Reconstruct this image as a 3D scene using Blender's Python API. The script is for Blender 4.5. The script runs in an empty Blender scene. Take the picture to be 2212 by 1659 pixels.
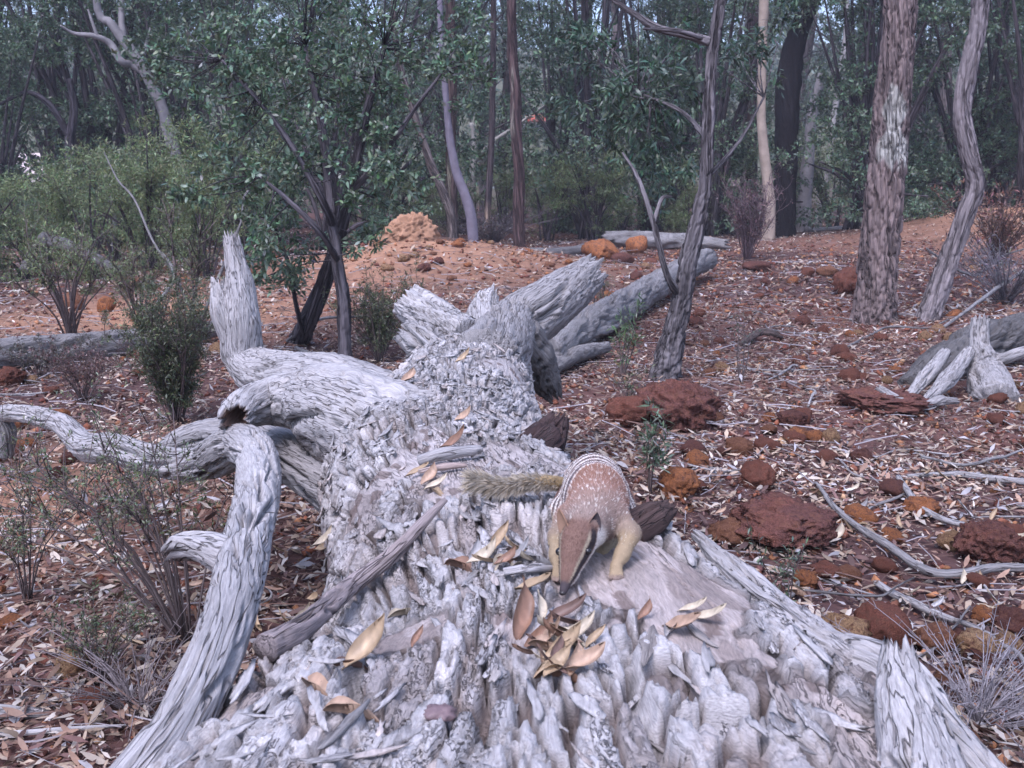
import bpy, math, random
import numpy as np
from mathutils import Vector, Matrix

# ------------------------------------------------------------------ camera, sky, sun, exposure
scene = bpy.context.scene
CAM = np.array([0.0, 0.0, 0.87])
FPX = 2268.0                      # focal length in pixels of a 2212 px wide picture
PITCH = math.atan(429.5 / FPX)
cam_d = bpy.data.cameras.new('camera')
cam_d.sensor_width = 36.0
cam_d.lens = 36.0 * FPX / 2212.0
cam_d.clip_start = 0.02
cam_d.clip_end = 2000.0
cam_d.dof.use_dof = True
cam_d.dof.focus_distance = 1.9
cam_d.dof.aperture_fstop = 24.0
cam = bpy.data.objects.new('camera', cam_d)
scene.collection.objects.link(cam)
cam.location = CAM
cam.rotation_euler = (math.pi / 2 - PITCH, 0, 0)
scene.camera = cam

SUN_ELEV, SUN_ROT = math.radians(58), math.radians(205)
world = bpy.data.worlds.new('World')
scene.world = world
world.use_nodes = True
wn = world.node_tree
wn.nodes.clear()
wo = wn.nodes.new('ShaderNodeOutputWorld')
wb = wn.nodes.new('ShaderNodeBackground')
sky = wn.nodes.new('ShaderNodeTexSky')
sky.sky_type = 'NISHITA'
sky.sun_disc = False
sky.sun_elevation = SUN_ELEV
sky.sun_rotation = SUN_ROT
sky.air_density = 1.0
sky.dust_density = 3.0
sky.ozone_density = 2.0
hs = wn.nodes.new('ShaderNodeHueSaturation')       # thin cloud: a paler sky than clear blue
hs.inputs['Saturation'].default_value = 0.85
wb.inputs['Strength'].default_value = 0.15
wn.links.new(sky.outputs[0], hs.inputs['Color'])
wn.links.new(hs.outputs[0], wb.inputs['Color'])
wn.links.new(wb.outputs[0], wo.inputs['Surface'])

sun_d = bpy.data.lights.new('sun', 'SUN')
sun_d.energy = 1.2
sun_d.angle = math.radians(25)
sun_d.color = (1.0, 0.94, 0.93)
sun = bpy.data.objects.new('sun', sun_d)
scene.collection.objects.link(sun)
# NISHITA: rotation 0 puts the sun towards +Y, turning clockwise seen from above
sdir = Vector((math.sin(SUN_ROT) * math.cos(SUN_ELEV), math.cos(SUN_ROT) * math.cos(SUN_ELEV), math.sin(SUN_ELEV)))
sun.rotation_euler = sdir.to_track_quat('Z', 'Y').to_euler()

vs = scene.view_settings
vs.view_transform = 'Standard'
vs.look = 'None'
vs.gamma = 1.0
vs.exposure = 1.14
vs.use_white_balance = True
vs.white_balance_temperature = 5600
vs.white_balance_tint = 19
vs.use_curve_mapping = False

scene.render.engine = 'CYCLES'
scene.cycles.max_bounces = 5
scene.cycles.diffuse_bounces = 3
scene.cycles.glossy_bounces = 2
scene.cycles.transmission_bounces = 3
scene.cycles.transparent_max_bounces = 4
scene.cycles.use_denoising = True

rng = np.random.default_rng(7)
random.seed(7)
COL = scene.collection

# ------------------------------------------------------------------ helpers
def ray(vx, vy):
    cp, sp = math.cos(PITCH), math.sin(PITCH)
    a, b = (vx - 1106.0) / FPX, (vy - 829.5) / FPX
    return np.array([a, cp - b * sp, -sp - b * cp])

def at(vx, vy, D):
    """the point at distance D ahead that lies on this line of sight"""
    d = ray(vx, vy)
    return CAM + d * (D / d[1])

def on(vx, vy, z=0.0):
    """the point at height z on this line of sight"""
    d = ray(vx, vy)
    return CAM + d * ((z - CAM[2]) / d[2])

def hsh(ix, iy, iz, seed=0):
    h = (ix.astype(np.int64) * 374761393 + iy.astype(np.int64) * 668265263 + iz.astype(np.int64) * 2147483647 + seed * 1274126177) & 0xFFFFFFFF
    h = ((h ^ (h >> 13)) * 1274126177) & 0xFFFFFFFF
    h = ((h ^ (h >> 15)) * 2246822519) & 0xFFFFFFFF
    h = h ^ (h >> 16)
    return (h & 0xFFFFFF) / float(0x1000000)

def vnoise(x, y, z=None, seed=0):
    """value noise in -1..1"""
    x = np.asarray(x, float); y = np.asarray(y, float)
    z = np.zeros_like(x) if z is None else np.asarray(z, float)
    x, y, z = np.broadcast_arrays(x, y, z)
    ix, iy, iz = np.floor(x), np.floor(y), np.floor(z)
    fx, fy, fz = x - ix, y - iy, z - iz
    fx, fy, fz = fx * fx * (3 - 2 * fx), fy * fy * (3 - 2 * fy), fz * fz * (3 - 2 * fz)
    r = 0
    for a in (0, 1):
        for b in (0, 1):
            for c in (0, 1):
                w = (fx if a else 1 - fx) * (fy if b else 1 - fy) * (fz if c else 1 - fz)
                r = r + w * hsh(ix + a, iy + b, iz + c, seed)
    return r * 2 - 1

def fbm(x, y, z=None, o=4, seed=0):
    r, a, f = 0, 1.0, 1.0
    for k in range(o):
        r = r + a * vnoise(np.asarray(x) * f, np.asarray(y) * f, None if z is None else np.asarray(z) * f, seed + k * 17)
        a *= 0.5; f *= 2.03
    return r / 1.9

def voro(x, y, seed=0):
    """F1, F2 and a random number for each cell"""
    ix, iy = np.floor(x), np.floor(y)
    f1 = np.full(x.shape, 9.0); f2 = np.full(x.shape, 9.0); idc = np.zeros(x.shape)
    zz = np.zeros_like(ix)
    for a in (-1, 0, 1):
        for b in (-1, 0, 1):
            cx, cy = ix + a, iy + b
            px = cx + 0.1 + 0.8 * hsh(cx, cy, zz, seed); py = cy + 0.1 + 0.8 * hsh(cx, cy, zz, seed + 5)
            d = np.hypot(px - x, py - y)
            h = hsh(cx, cy, zz, seed + 9)
            new = d < f1
            f2 = np.where(new, f1, np.minimum(f2, d))
            idc = np.where(new, h, idc)
            f1 = np.where(new, d, f1)
    return f1, f2, idc

def sstep(a, b, x):
    t = np.clip((x - a) / (b - a), 0, 1)
    return t * t * (3 - 2 * t)

def mesh_np(name, V, quads=None, tris=None, mat=None, cols=None, smooth=True, grainv=None):
    me = bpy.data.meshes.new(name)
    V = np.asarray(V, np.float32).reshape(-1, 3)
    q = np.zeros((0, 4), np.int32) if quads is None or len(quads) == 0 else np.asarray(quads, np.int32)
    t = np.zeros((0, 3), np.int32) if tris is None or len(tris) == 0 else np.asarray(tris, np.int32)
    me.vertices.add(len(V)); me.vertices.foreach_set('co', V.ravel())
    loops = np.concatenate([q.ravel(), t.ravel()])
    me.loops.add(len(loops)); me.loops.foreach_set('vertex_index', loops)
    n = len(q) + len(t)
    st = np.concatenate([np.arange(len(q)) * 4, len(q) * 4 + np.arange(len(t)) * 3]).astype(np.int32)
    me.polygons.add(n); me.polygons.foreach_set('loop_start', st)
    if smooth:
        me.polygons.foreach_set('use_smooth', np.ones(n, bool))
    me.update(calc_edges=True)
    if cols is not None:
        c = np.ones((len(V), 4), np.float32); c[:, :3] = np.asarray(cols, np.float32).reshape(-1, 3)
        at_ = me.color_attributes.new('col', 'FLOAT_COLOR', 'POINT')
        at_.data.foreach_set('color', c.ravel())
    if grainv is not None:
        g_ = me.attributes.new('grain', 'FLOAT_VECTOR', 'POINT')
        g_.data.foreach_set('vector', np.asarray(grainv, np.float32).ravel())
    if mat is not None:
        me.materials.append(mat)
    return me

def link(name, me, parent=None, loc=None, rot=None, scale=None):
    o = bpy.data.objects.new(name, me)
    COL.objects.link(o)
    if parent is not None:
        o.parent = parent
    if loc is not None: o.location = [float(v) for v in loc]
    if rot is not None: o.rotation_euler = rot
    if scale is not None: o.scale = scale if hasattr(scale, '__len__') else (scale,) * 3
    return o

def tag(o, label, cat, group=None):
    o['label'] = label; o['category'] = cat
    if group: o['group'] = group
    return o

def thing(name, label, cat, loc=(0, 0, 0), group=None, rotz=0):
    o = bpy.data.objects.new(name, None)
    o.empty_display_size = 0.1
    COL.objects.link(o)
    o.location = [float(v) for v in loc]; o.rotation_euler = (0, 0, rotz)
    return tag(o, label, cat, group)

def copy_tree(o, parent=None):
    c = o.copy(); COL.objects.link(c); c.parent = parent
    for ch in o.children:
        copy_tree(ch, c)
    return c

class Bag:
    """vertices, quads, tris and colours gathered for ONE mesh"""
    def __init__(s, grained=False): s.V, s.Q, s.T, s.C, s.G, s.n, s.grained = [], [], [], [], [], 0, grained
    def add(s, V, Q=None, T=None, C=None, G=None):
        V = np.asarray(V, float).reshape(-1, 3)
        s.V.append(V)
        if Q is not None and len(Q): s.Q.append(np.asarray(Q) + s.n)
        if T is not None and len(T): s.T.append(np.asarray(T) + s.n)
        C = np.ones_like(V) if C is None else np.broadcast_to(np.asarray(C, float), V.shape)
        s.C.append(C); s.n += len(V)
        if s.grained: s.G.append(V * np.array([1, 1, 0.15]) if G is None else G)
    def mesh(s, name, mat, smooth=True):
        return mesh_np(name, np.concatenate(s.V), np.concatenate(s.Q) if s.Q else None, np.concatenate(s.T) if s.T else None, mat, np.concatenate(s.C), smooth, np.concatenate(s.G) if s.grained else None)

def spline(P, n, R=None):
    """Catmull-Rom through P, n points, with radii"""
    P = np.asarray(P, float)
    if len(P) == 2:
        t = np.linspace(0, 1, n)[:, None]
        Q = P[0] * (1 - t) + P[1] * t
    else:
        E = np.vstack([2 * P[0] - P[1], P, 2 * P[-1] - P[-2]])
        seg = np.linalg.norm(np.diff(P, axis=0), axis=1)
        cum = np.concatenate([[0], np.cumsum(seg)])
        tt = np.linspace(0, cum[-1], n)
        k = np.clip(np.searchsorted(cum, tt, 'right') - 1, 0, len(P) - 2)
        u = ((tt - cum[k]) / np.maximum(seg[k], 1e-9))[:, None]
        a, b, c, d = E[k], E[k + 1], E[k + 2], E[k + 3]
        Q = 0.5 * ((2 * b) + (-a + c) * u + (2 * a - 5 * b + 4 * c - d) * u ** 2 + (-a + 3 * b - 3 * c + d) * u ** 3)
    if R is None:
        return Q
    R = np.asarray(R, float)
    rr = np.interp(np.linspace(0, 1, n), np.linspace(0, 1, len(R)) if len(P) == 2 or len(R) != len(P) else cum / cum[-1], R)
    return Q, rr

def frames(Q):
    T = np.gradient(Q, axis=0)
    T /= np.maximum(np.linalg.norm(T, axis=1), 1e-9)[:, None]
    ref = np.array([0, 0, 1.0]) if abs(T[0][2]) < 0.9 else np.array([0, 1.0, 0])
    N = np.zeros_like(Q); B = np.zeros_like(Q)
    n = ref - T[0] * np.dot(ref, T[0]); n /= np.linalg.norm(n)
    for i in range(len(Q)):
        n = n - T[i] * np.dot(n, T[i]); n /= max(np.linalg.norm(n), 1e-9)
        N[i] = n; B[i] = np.cross(T[i], n)
    return T, N, B

def tube_geo(P, R, nseg=10, nring=20, disp=None, jag=0.0, jag0=0.0, seed=0, col=None, hollow=0.0, wob=0.0):
    """a limb: radius tapering along a spline, a relief function disp(s, ang, r), torn ends (jag), an optional hollow end"""
    Q, rr = spline(P, nring, R)
    if wob:
        s_ = np.linspace(0, 6, nring)
        Q = Q + np.stack([vnoise(s_, s_ * 0 + k * 7.7, seed=seed) for k in range(3)], 1) * wob * np.minimum(1, np.linspace(0, 4, nring))[:, None]
    T, N, B = frames(Q)
    s = np.concatenate([[0], np.cumsum(np.linalg.norm(np.diff(Q, axis=0), axis=1))])
    ang = np.linspace(0, 2 * np.pi, nseg, endpoint=False)
    S, A = np.meshgrid(s, ang, indexing='ij')
    RR = np.repeat(rr[:, None], nseg, 1)
    d = 0 if disp is None else disp(S, A, RR)
    rad = np.maximum(RR + d, RR * 0.15)
    V = Q[:, None, :] + rad[..., None] * (np.cos(A)[..., None] * N[:, None, :] + np.sin(A)[..., None] * B[:, None, :])
    if jag or jag0:
        L = s[-1]
        jn = np.abs(vnoise(np.cos(ang) * 2.2 + 9, np.sin(ang) * 2.2 + seed, seed=seed)) * 0.6 + 0.8 * np.abs(vnoise(np.cos(ang) * 6, np.sin(ang) * 6 + seed, seed=seed + 3))
        if jag:
            w = sstep(L - max(2.2 * jag, 0.02), L, S)
            V = V + (w * (jn - 0.5)[None, :] * jag)[..., None] * T[-1]
        if jag0:
            w = sstep(max(2.2 * jag0, 0.02), 0, S)
            V = V - (w * (jn - 0.5)[None, :] * jag0)[..., None] * T[0]
    idx = np.arange(nring * nseg).reshape(nring, nseg)
    q = np.stack([idx[:-1], np.roll(idx[:-1], -1, 1), np.roll(idx[1:], -1, 1), idx[1:]], -1).reshape(-1, 4)
    V = V.reshape(-1, 3)
    tw = A + 1.2 * S
    gv = np.stack([RR * np.cos(tw), RR * np.sin(tw), S * 0.07 + seed * 3.1], -1).reshape(-1, 3)
    n0 = len(V)
    extra = [Q[0], Q[-1] - T[-1] * (jag * 0.5)]
    tr = [[n0, (j + 1) % nseg, j] for j in range(nseg)]
    if hollow > 0:                      # the far end opens into a cavity
        rim = V[idx[-1]]
        c = rim.mean(0)
        i1 = c + (rim - c) * 0.72 + T[-1] * (-0.004)
        i2 = c + (rim - c) * 0.6 - T[-1] * hollow
        V = np.vstack([V, np.array(extra[:1]), i1, i2, (c - T[-1] * hollow * 1.2)[None]])
        a1 = n0 + 1 + np.arange(nseg); a2 = a1 + nseg; cc = n0 + 1 + 2 * nseg
        nx = lambda a: np.roll(a, -1)
        q = np.vstack([q, np.stack([idx[-1], nx(idx[-1]), nx(a1), a1], -1), np.stack([a1, nx(a1), nx(a2), a2], -1)])
        tr += [[cc, a2[j], a2[(j + 1) % nseg]] for j in range(nseg)]
    else:
        V = np.vstack([V, np.array(extra)])
        tr += [[n0 + 1, idx[-1][j], idx[-1][(j + 1) % nseg]] for j in range(nseg)]
    tube_geo.grain = np.vstack([gv, np.repeat(gv[-1:], len(V) - len(gv), 0)])
    return V, q, np.array(tr)

def grain(depth=0.15, lump=0.12, wl=0.035, twist=1.5, seed=0, absd=None):
    """relief of weathered wood: long cracks along the grain and slow lumps"""
    def f(S, A, R):
        a = A + twist * S + 0.30 * vnoise(S * 6, A * 0 + seed, seed=seed) + 0.10 * vnoise(S * 16, np.cos(A) * 2, np.sin(A) * 2, seed=seed + 1)
        cx, cy = np.cos(a), np.sin(a)
        k = np.maximum(R, 0.01) / wl
        n = vnoise(cx * k + 20, cy * k + 20, S / (wl * 12), seed=seed)
        n2 = vnoise(cx * k * 2.1 + 50, cy * k * 2.1, S / (wl * 8), seed=seed + 4)
        crack = sstep(0.15, 0.03, np.abs(n)) * sstep(-0.25, 0.2, vnoise(cx * 1.5, cy * 1.5, S * 6, seed=seed + 8)) + 0.5 * sstep(0.16, 0.0, np.abs(n2)) * sstep(-0.2, 0.3, vnoise(cx * 2, cy * 2 + 9, S * 9, seed=seed + 12))
        ridge = np.abs(vnoise(cx * k * 0.6 + 9, cy * k * 0.6, S / (wl * 9), seed=seed + 14))
        low = fbm(cx * 1.2 + 5, cy * 1.2, S * 6, 3, seed + 2)
        fine = vnoise(cx * k * 4, cy * k * 4, S / (wl * 1.6), seed=seed + 6)
        D = R if absd is None else absd
        return -D * depth * 2.1 * crack + R * lump * low + D * (0.04 * fine + 0.25 * depth * ridge)
    return f

def flaky(depth=0.1, seed=0, size=0.03, lump=0.06, elong=4.6):
    """relief of rough plated bark"""
    def f(S, A, R):
        u = A * R / size; v = S / (size * elong)
        u = u + 0.9 * fbm(u * 0.5, v * 0.8, None, 2, seed); v = v + 0.9 * fbm(u * 0.6, v * 0.6, None, 2, seed + 1)
        f1, f2, i = voro(u, v, seed)
        h = (i - 0.5) * 1.2 - 1.0 * sstep(0.22, 0.0, f2 - f1)
        return R * depth * h + R * lump * fbm(np.cos(A) * 1.5, np.sin(A) * 1.5, S * 4, 3, seed + 3)
    return f

# ------------------------------------------------------------------ materials
def mat_attr(name, rough=0.85, bump=0.0, bscale=120.0, vary=0.25, nscale=18.0, spec=0.25, transl=0.0, stretch=None, tint2=None, mixscale=6.0, detail=6.0):
    """colour from the vertex attribute, broken up with noise; fine relief from noise"""
    m = bpy.data.materials.new(name); m.use_nodes = True
    nt = m.node_tree; nd = nt.nodes; lk = nt.links
    b = nd['Principled BSDF']
    b.inputs['Roughness'].default_value = rough
    b.inputs['Specular IOR Level'].default_value = spec
    a = nd.new('ShaderNodeAttribute'); a.attribute_name = 'col'
    tc = nd.new('ShaderNodeTexCoord')
    mp = nd.new('ShaderNodeMapping')
    lk.new(tc.outputs['Object'], mp.inputs['Vector'])
    if stretch: mp.inputs['Scale'].default_value = stretch
    n = nd.new('ShaderNodeTexNoise'); n.inputs['Scale'].default_value = nscale; n.inputs['Detail'].default_value = detail; n.inputs['Roughness'].default_value = 0.65
    lk.new(mp.outputs[0], n.inputs['Vector'])
    r = nd.new('ShaderNodeMapRange'); r.inputs['From Min'].default_value = 0.25; r.inputs['From Max'].default_value = 0.75
    r.inputs['To Min'].default_value = 1 - vary; r.inputs['To Max'].default_value = 1 + vary
    lk.new(n.outputs['Fac'], r.inputs['Value'])
    mx = nd.new('ShaderNodeMix'); mx.data_type = 'RGBA'; mx.blend_type = 'MULTIPLY'; mx.inputs['Factor'].default_value = 1.0
    lk.new(a.outputs['Color'], mx.inputs['A']); lk.new(r.outputs[0], mx.inputs['B'])
    out = mx.outputs['Result']
    if tint2:
        n2 = nd.new('ShaderNodeTexNoise'); n2.inputs['Scale'].default_value = mixscale; n2.inputs['Detail'].default_value = 5.0
        lk.new(tc.outputs['Object'], n2.inputs['Vector'])
        r2 = nd.new('ShaderNodeMapRange'); r2.inputs['From Min'].default_value = 0.48; r2.inputs['From Max'].default_value = 0.68
        lk.new(n2.outputs['Fac'], r2.inputs['Value'])
        m2 = nd.new('ShaderNodeMix'); m2.data_type = 'RGBA'; m2.inputs['B'].default_value = (*tint2, 1)
        lk.new(r2.outputs[0], m2.inputs['Factor']); lk.new(out, m2.inputs['A'])
        out = m2.outputs['Result']
    lk.new(out, b.inputs['Base Color'])
    if bump:
        n3 = nd.new('ShaderNodeTexNoise'); n3.inputs['Scale'].default_value = bscale; n3.inputs['Detail'].default_value = 4.0
        lk.new(mp.outputs[0], n3.inputs['Vector'])
        bp = nd.new('ShaderNodeBump'); bp.inputs['Strength'].default_value = 1.0; bp.inputs['Distance'].default_value = bump
        lk.new(n3.outputs['Fac'], bp.inputs['Height']); lk.new(bp.outputs[0], b.inputs['Normal'])
    if transl:
        tl = nd.new('ShaderNodeBsdfTranslucent'); ms = nd.new('ShaderNodeMixShader'); ms.inputs[0].default_value = transl
        lk.new(out, tl.inputs['Color'])
        lk.new(b.outputs[0], ms.inputs[1]); lk.new(tl.outputs[0], ms.inputs[2])
        lk.new(ms.outputs[0], nd['Material Output'].inputs['Surface'])
    return m

def mat_wood(name, fine=230.0, crack=75.0, cw=0.05, bump=0.004, vary=0.3, dirt_shade=(0.075, 0.06, 0.058), cmask=(0.42, 0.56), cdet=3, smin=0.15):
    """weathered timber: silver streaks and dirt-filled checks that follow the grain"""
    m = bpy.data.materials.new(name); m.use_nodes = True
    nd, lk = m.node_tree.nodes, m.node_tree.links
    b = nd['Principled BSDF']; b.inputs['Roughness'].default_value = 0.9; b.inputs['Specular IOR Level'].default_value = 0.15
    a = nd.new('ShaderNodeAttribute'); a.attribute_name = 'col'
    g = nd.new('ShaderNodeAttribute'); g.attribute_name = 'grain'
    def noise(sc, det, src=g.outputs['Vector']):
        n = nd.new('ShaderNodeTexNoise'); n.inputs['Scale'].default_value = sc; n.inputs['Detail'].default_value = det; n.inputs['Roughness'].default_value = 0.6
        lk.new(src, n.inputs['Vector']); return n.outputs['Fac']
    def mr(src, a0, a1, b0=0.0, b1=1.0):
        r = nd.new('ShaderNodeMapRange'); r.inputs['From Min'].default_value = a0; r.inputs['From Max'].default_value = a1
        r.inputs['To Min'].default_value = b0; r.inputs['To Max'].default_value = b1
        lk.new(src, r.inputs['Value']); return r.outputs[0]
    def math_(op, x, y=None):
        k = nd.new('ShaderNodeMath'); k.operation = op; lk.new(x, k.inputs[0])
        if y is not None:
            if hasattr(y, 'name'): lk.new(y, k.inputs[1])
            else: k.inputs[1].default_value = y
        return k.outputs[0]
    streak = mr(noise(fine, 6), 0.3, 0.7, 1 - vary, 1 + vary)
    blotch = mr(noise(22, 4), 0.3, 0.7, 0.8, 1.15)
    ridge = math_('ABSOLUTE', math_('SUBTRACT', noise(crack, cdet), 0.5))
    line = mr(ridge, 0.0, cw)                                    # 0 in a check, 1 outside
    keep = mr(noise(14, 3), cmask[0], cmask[1])
    check = math_('MAXIMUM', line, math_('SUBTRACT', nd.new('ShaderNodeValue').outputs[0], keep))
    nd['Value'].outputs[0].default_value = 1.0
    mx = nd.new('ShaderNodeMix'); mx.data_type = 'RGBA'; mx.blend_type = 'MULTIPLY'; mx.inputs['Factor'].default_value = 1.0
    lk.new(a.outputs['Color'], mx.inputs['A']); lk.new(math_('MULTIPLY', streak, blotch), mx.inputs['B'])
    m2 = nd.new('ShaderNodeMix'); m2.data_type = 'RGBA'; m2.inputs['A'].default_value = (*dirt_shade, 1)
    lk.new(mr(check, 0, 1, smin, 1.0), m2.inputs['Factor']); lk.new(mx.outputs['Result'], m2.inputs['B'])
    lk.new(m2.outputs['Result'], b.inputs['Base Color'])
    bp = nd.new('ShaderNodeBump'); bp.inputs['Strength'].default_value = 1.0; bp.inputs['Distance'].default_value = bump
    hgt = math_('ADD', check, math_('MULTIPLY', noise(fine, 6), 0.5))
    lk.new(hgt, bp.inputs['Height']); lk.new(bp.outputs[0], b.inputs['Normal'])
    return m
M_WOOD = mat_wood('weathered_wood', 380, 120, 0.03, 0.003, 0.30, cmask=(0.47, 0.58), smin=0.35)
M_LIMB = mat_wood('weathered_limb', 460, 115, 0.026, 0.0045, 0.32, dirt_shade=(0.095, 0.075, 0.07), cmask=(0.36, 0.48), cdet=1.8, smin=0.42)
M_SHAG = mat_wood('shaggy_bark', 90, 30, 0.05, 0.012, 0.45, (0.05, 0.04, 0.04), (0.42, 0.55))
M_FLAKE = mat_wood('bark_flake', 330, 150, 0.04, 0.0015, 0.28, cmask=(0.48, 0.6))
M_BARK = mat_wood('rough_bark', 70, 34, 0.09, 0.012, 0.5, (0.022, 0.017, 0.018), (0.36, 0.5))
M_SMOOTHBARK = mat_attr('smooth_bark', 0.8, 0.002, 60, 0.25, 9, 0.2)
M_LEAF = mat_attr('green_leaf', 0.38, 0, 1, 0.2, 5, 0.55, transl=0.22)
M_FARLEAF = mat_attr('distant_leaf', 0.42, 0, 1, 0.25, 1.5, 0.5, transl=0.22)
M_DRY = mat_attr('dry_leaf', 0.6, 0.0008, 160, 0.25, 40, 0.35)
M_STONE = mat_attr('laterite', 0.95, 0.010, 26, 0.6, 16, 0.1, tint2=(0.15, 0.07, 0.048), mixscale=6)
M_TWIG = mat_attr('twig_wood', 0.85, 0.001, 150, 0.25, 30, 0.15)
M_FUR = mat_attr('fur', 0.75, 0, 1, 0.12, 220, 0.2)
M_SOIL = mat_attr('soil', 0.95, 0.012, 28, 0.35, 7, 0.1, detail=10)

def shiny(name, col, rough):
    m = bpy.data.materials.new(name); m.use_nodes = True
    b = m.node_tree.nodes['Principled BSDF']
    n = m.node_tree.nodes.new('ShaderNodeTexNoise'); n.inputs['Scale'].default_value = 60
    r = m.node_tree.nodes.new('ShaderNodeValToRGB')
    r.color_ramp.elements[0].color = (*[c * 0.7 for c in col], 1); r.color_ramp.elements[1].color = (*col, 1)
    m.node_tree.links.new(n.outputs['Fac'], r.inputs[0]); m.node_tree.links.new(r.outputs[0], b.inputs['Base Color'])
    b.inputs['Roughness'].default_value = rough
    return m
M_EYE = shiny('eye', (0.012, 0.009, 0.009), 0.08)
M_NOSE = shiny('nose', (0.03, 0.024, 0.024), 0.35)

GREY = np.array([0.375, 0.352, 0.342])      # weathered wood
TAN = np.array([0.33, 0.28, 0.255])        # wood under the lost bark

# ------------------------------------------------------------------ ground
def gh(x, y):
    x = np.asarray(x, float); y = np.asarray(y, float)
    h = 0.05 * fbm(x * 0.9, y * 0.9, None, 3, 3) + 0.012 * fbm(x * 6, y * 6, None, 3, 5)
    h = h + 0.34 * np.exp(-(((x + 0.75) / 1.6) ** 2 + ((y - 10.6) / 1.1) ** 2))       # orange bank
    h = h + 0.55 * np.exp(-(((x - 7.6) / 2.6) ** 2 + ((y - 15.5) / 2.0) ** 2))        # spoil on the right
    r = np.hypot(x, y)
    h = h + 15.0 * sstep(34, 120, r) ** 1.2 * sstep(-10, 30, y)                       # hillside beyond the wood
    return h

def soil_col(x, y):
    n = fbm(x * 0.55 + 3, y * 0.55, None, 4, 21)
    dark = np.array([0.082, 0.046, 0.042]); red = np.array([0.14, 0.07, 0.055]); org = np.array([0.36, 0.20, 0.12])
    t = sstep(-0.25, 0.35, n)[..., None]
    c = dark * (1 - t) + red * t
    o = np.exp(-(((x + 0.75) / 2.0) ** 2 + ((y - 10.4) / 1.6) ** 2)) + np.exp(-(((x + 2.6) / 1.5) ** 2 + ((y - 7.2) / 1.3) ** 2)) \
        + np.exp(-(((x - 7.6) / 2.6) ** 2 + ((y - 15.0) / 2.2) ** 2)) + 0.7 * np.exp(-(((x + 1.35) / 0.5) ** 2 + ((y - 2.9) / 0.6) ** 2))
    o = np.clip(o * (1.0 + 0.5 * n), 0, 1)[..., None]
    c = c * (1 - o) + org * o
    far = sstep(30, 60, np.hypot(x, y))[..., None]
    return c * (1 - far) + np.array([0.10, 0.10, 0.06]) * far

def build_ground():
    rr = np.concatenate([[0.0], np.geomspace(0.3, 9, 210), np.geomspace(9.2, 40, 60), np.geomspace(42, 700, 30)])
    th = np.concatenate([np.linspace(-42, 42, 250), np.linspace(44, 316, 40)])
    th = np.radians(th)
    Rm, Tm = np.meshgrid(rr, th, indexing='ij')
    x, y = Rm * np.sin(Tm), Rm * np.cos(Tm)
    z = gh(x, y)
    idx = np.arange(x.size).reshape(x.shape)
    q = np.stack([idx[:-1], idx[1:], np.roll(idx[1:], -1, 1), np.roll(idx[:-1], -1, 1)], -1).reshape(-1, 4)
    V = np.stack([x, y, z], -1).reshape(-1, 3)
    me = mesh_np('ground', V, q, None, M_SOIL, soil_col(x, y).reshape(-1, 3))
    o = link('ground', me); o['kind'] = 'structure'
build_ground()

def lift(p, dz=0.0):
    p = np.array(p, float); p[2] = float(gh(p[0], p[1])) + dz
    return p

# ------------------------------------------------------------------ leaves and litter
def leaf_cloud(P, AX, NR, L, W, C, bend=0.15, fold=0.25, simple=False):
    """many leaves: base P, long axis AX, face normal NR, length, width, colour"""
    n = len(P)
    AX = AX / np.maximum(np.linalg.norm(AX, axis=1), 1e-9)[:, None]
    NR = NR - AX * np.sum(NR * AX, 1)[:, None]; NR /= np.maximum(np.linalg.norm(NR, axis=1), 1e-9)[:, None]
    SD = np.cross(AX, NR)
    L = np.broadcast_to(L, n)[:, None]; W = np.broadcast_to(W, n)[:, None]
    b = np.broadcast_to(bend, n)[:, None] * L
    if simple:
        pts = [P, P + AX * L * 0.5 + SD * W * 0.5, P + AX * L - NR * b, P + AX * L * 0.5 - SD * W * 0.5]
        V = np.stack(pts, 1).reshape(-1, 3)
        q = np.arange(n * 4).reshape(n, 4)
        return V, q, None, np.repeat(C, 4, 0)
    f = np.broadcast_to(fold, n)[:, None] * W
    if simple is None:
        pts = [P, P + AX * L * 0.33 + SD * W * 0.45 + NR * f, P + AX * L * 0.33 - SD * W * 0.45, P + AX * L * 0.7 + SD * W * 0.4 - NR * b * 0.5, P + AX * L * 0.7 - SD * W * 0.4 + NR * (f - b * 0.5), P + AX * L - NR * b]
        V = np.stack(pts, 1).reshape(-1, 3); o = np.arange(n)[:, None] * 6
        return V, o + np.array([[1, 2, 4, 3]]), np.concatenate([o + np.array([[0, 2, 1]]), o + np.array([[3, 4, 5]])]), np.repeat(C, 6, 0)
    pts = [P, P + AX * L * 0.3 + SD * W * 0.45 + NR * f, P + AX * L * 0.3 - SD * W * 0.45 + NR * f,
           P + AX * L * 0.68 + SD * W * 0.42 + NR * (f - b * 0.45), P + AX * L * 0.68 - SD * W * 0.42 + NR * (f - b * 0.45), P + AX * L - NR * b,
           P + AX * L * 0.3 , P + AX * L * 0.68 - NR * b * 0.45]
    V = np.stack(pts, 1).reshape(-1, 3)
    o = np.arange(n)[:, None] * 8
    q = np.concatenate([o + np.array([[1, 6, 7, 3]]), o + np.array([[6, 2, 4, 7]])])
    t = np.concatenate([o + np.array([[0, 6, 1]]), o + np.array([[0, 2, 6]]), o + np.array([[3, 7, 5]]), o + np.array([[7, 4, 5]])])
    return V, q, t, np.repeat(C, 8, 0)

LITTER = 0.93 * np.array([[0.37, 0.28, 0.20], [0.46, 0.385, 0.31], [0.50, 0.44, 0.375], [0.24, 0.145, 0.10], [0.13, 0.075, 0.062], [0.31, 0.195, 0.135], [0.37, 0.345, 0.345], [0.18, 0.10, 0.085]])

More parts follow.
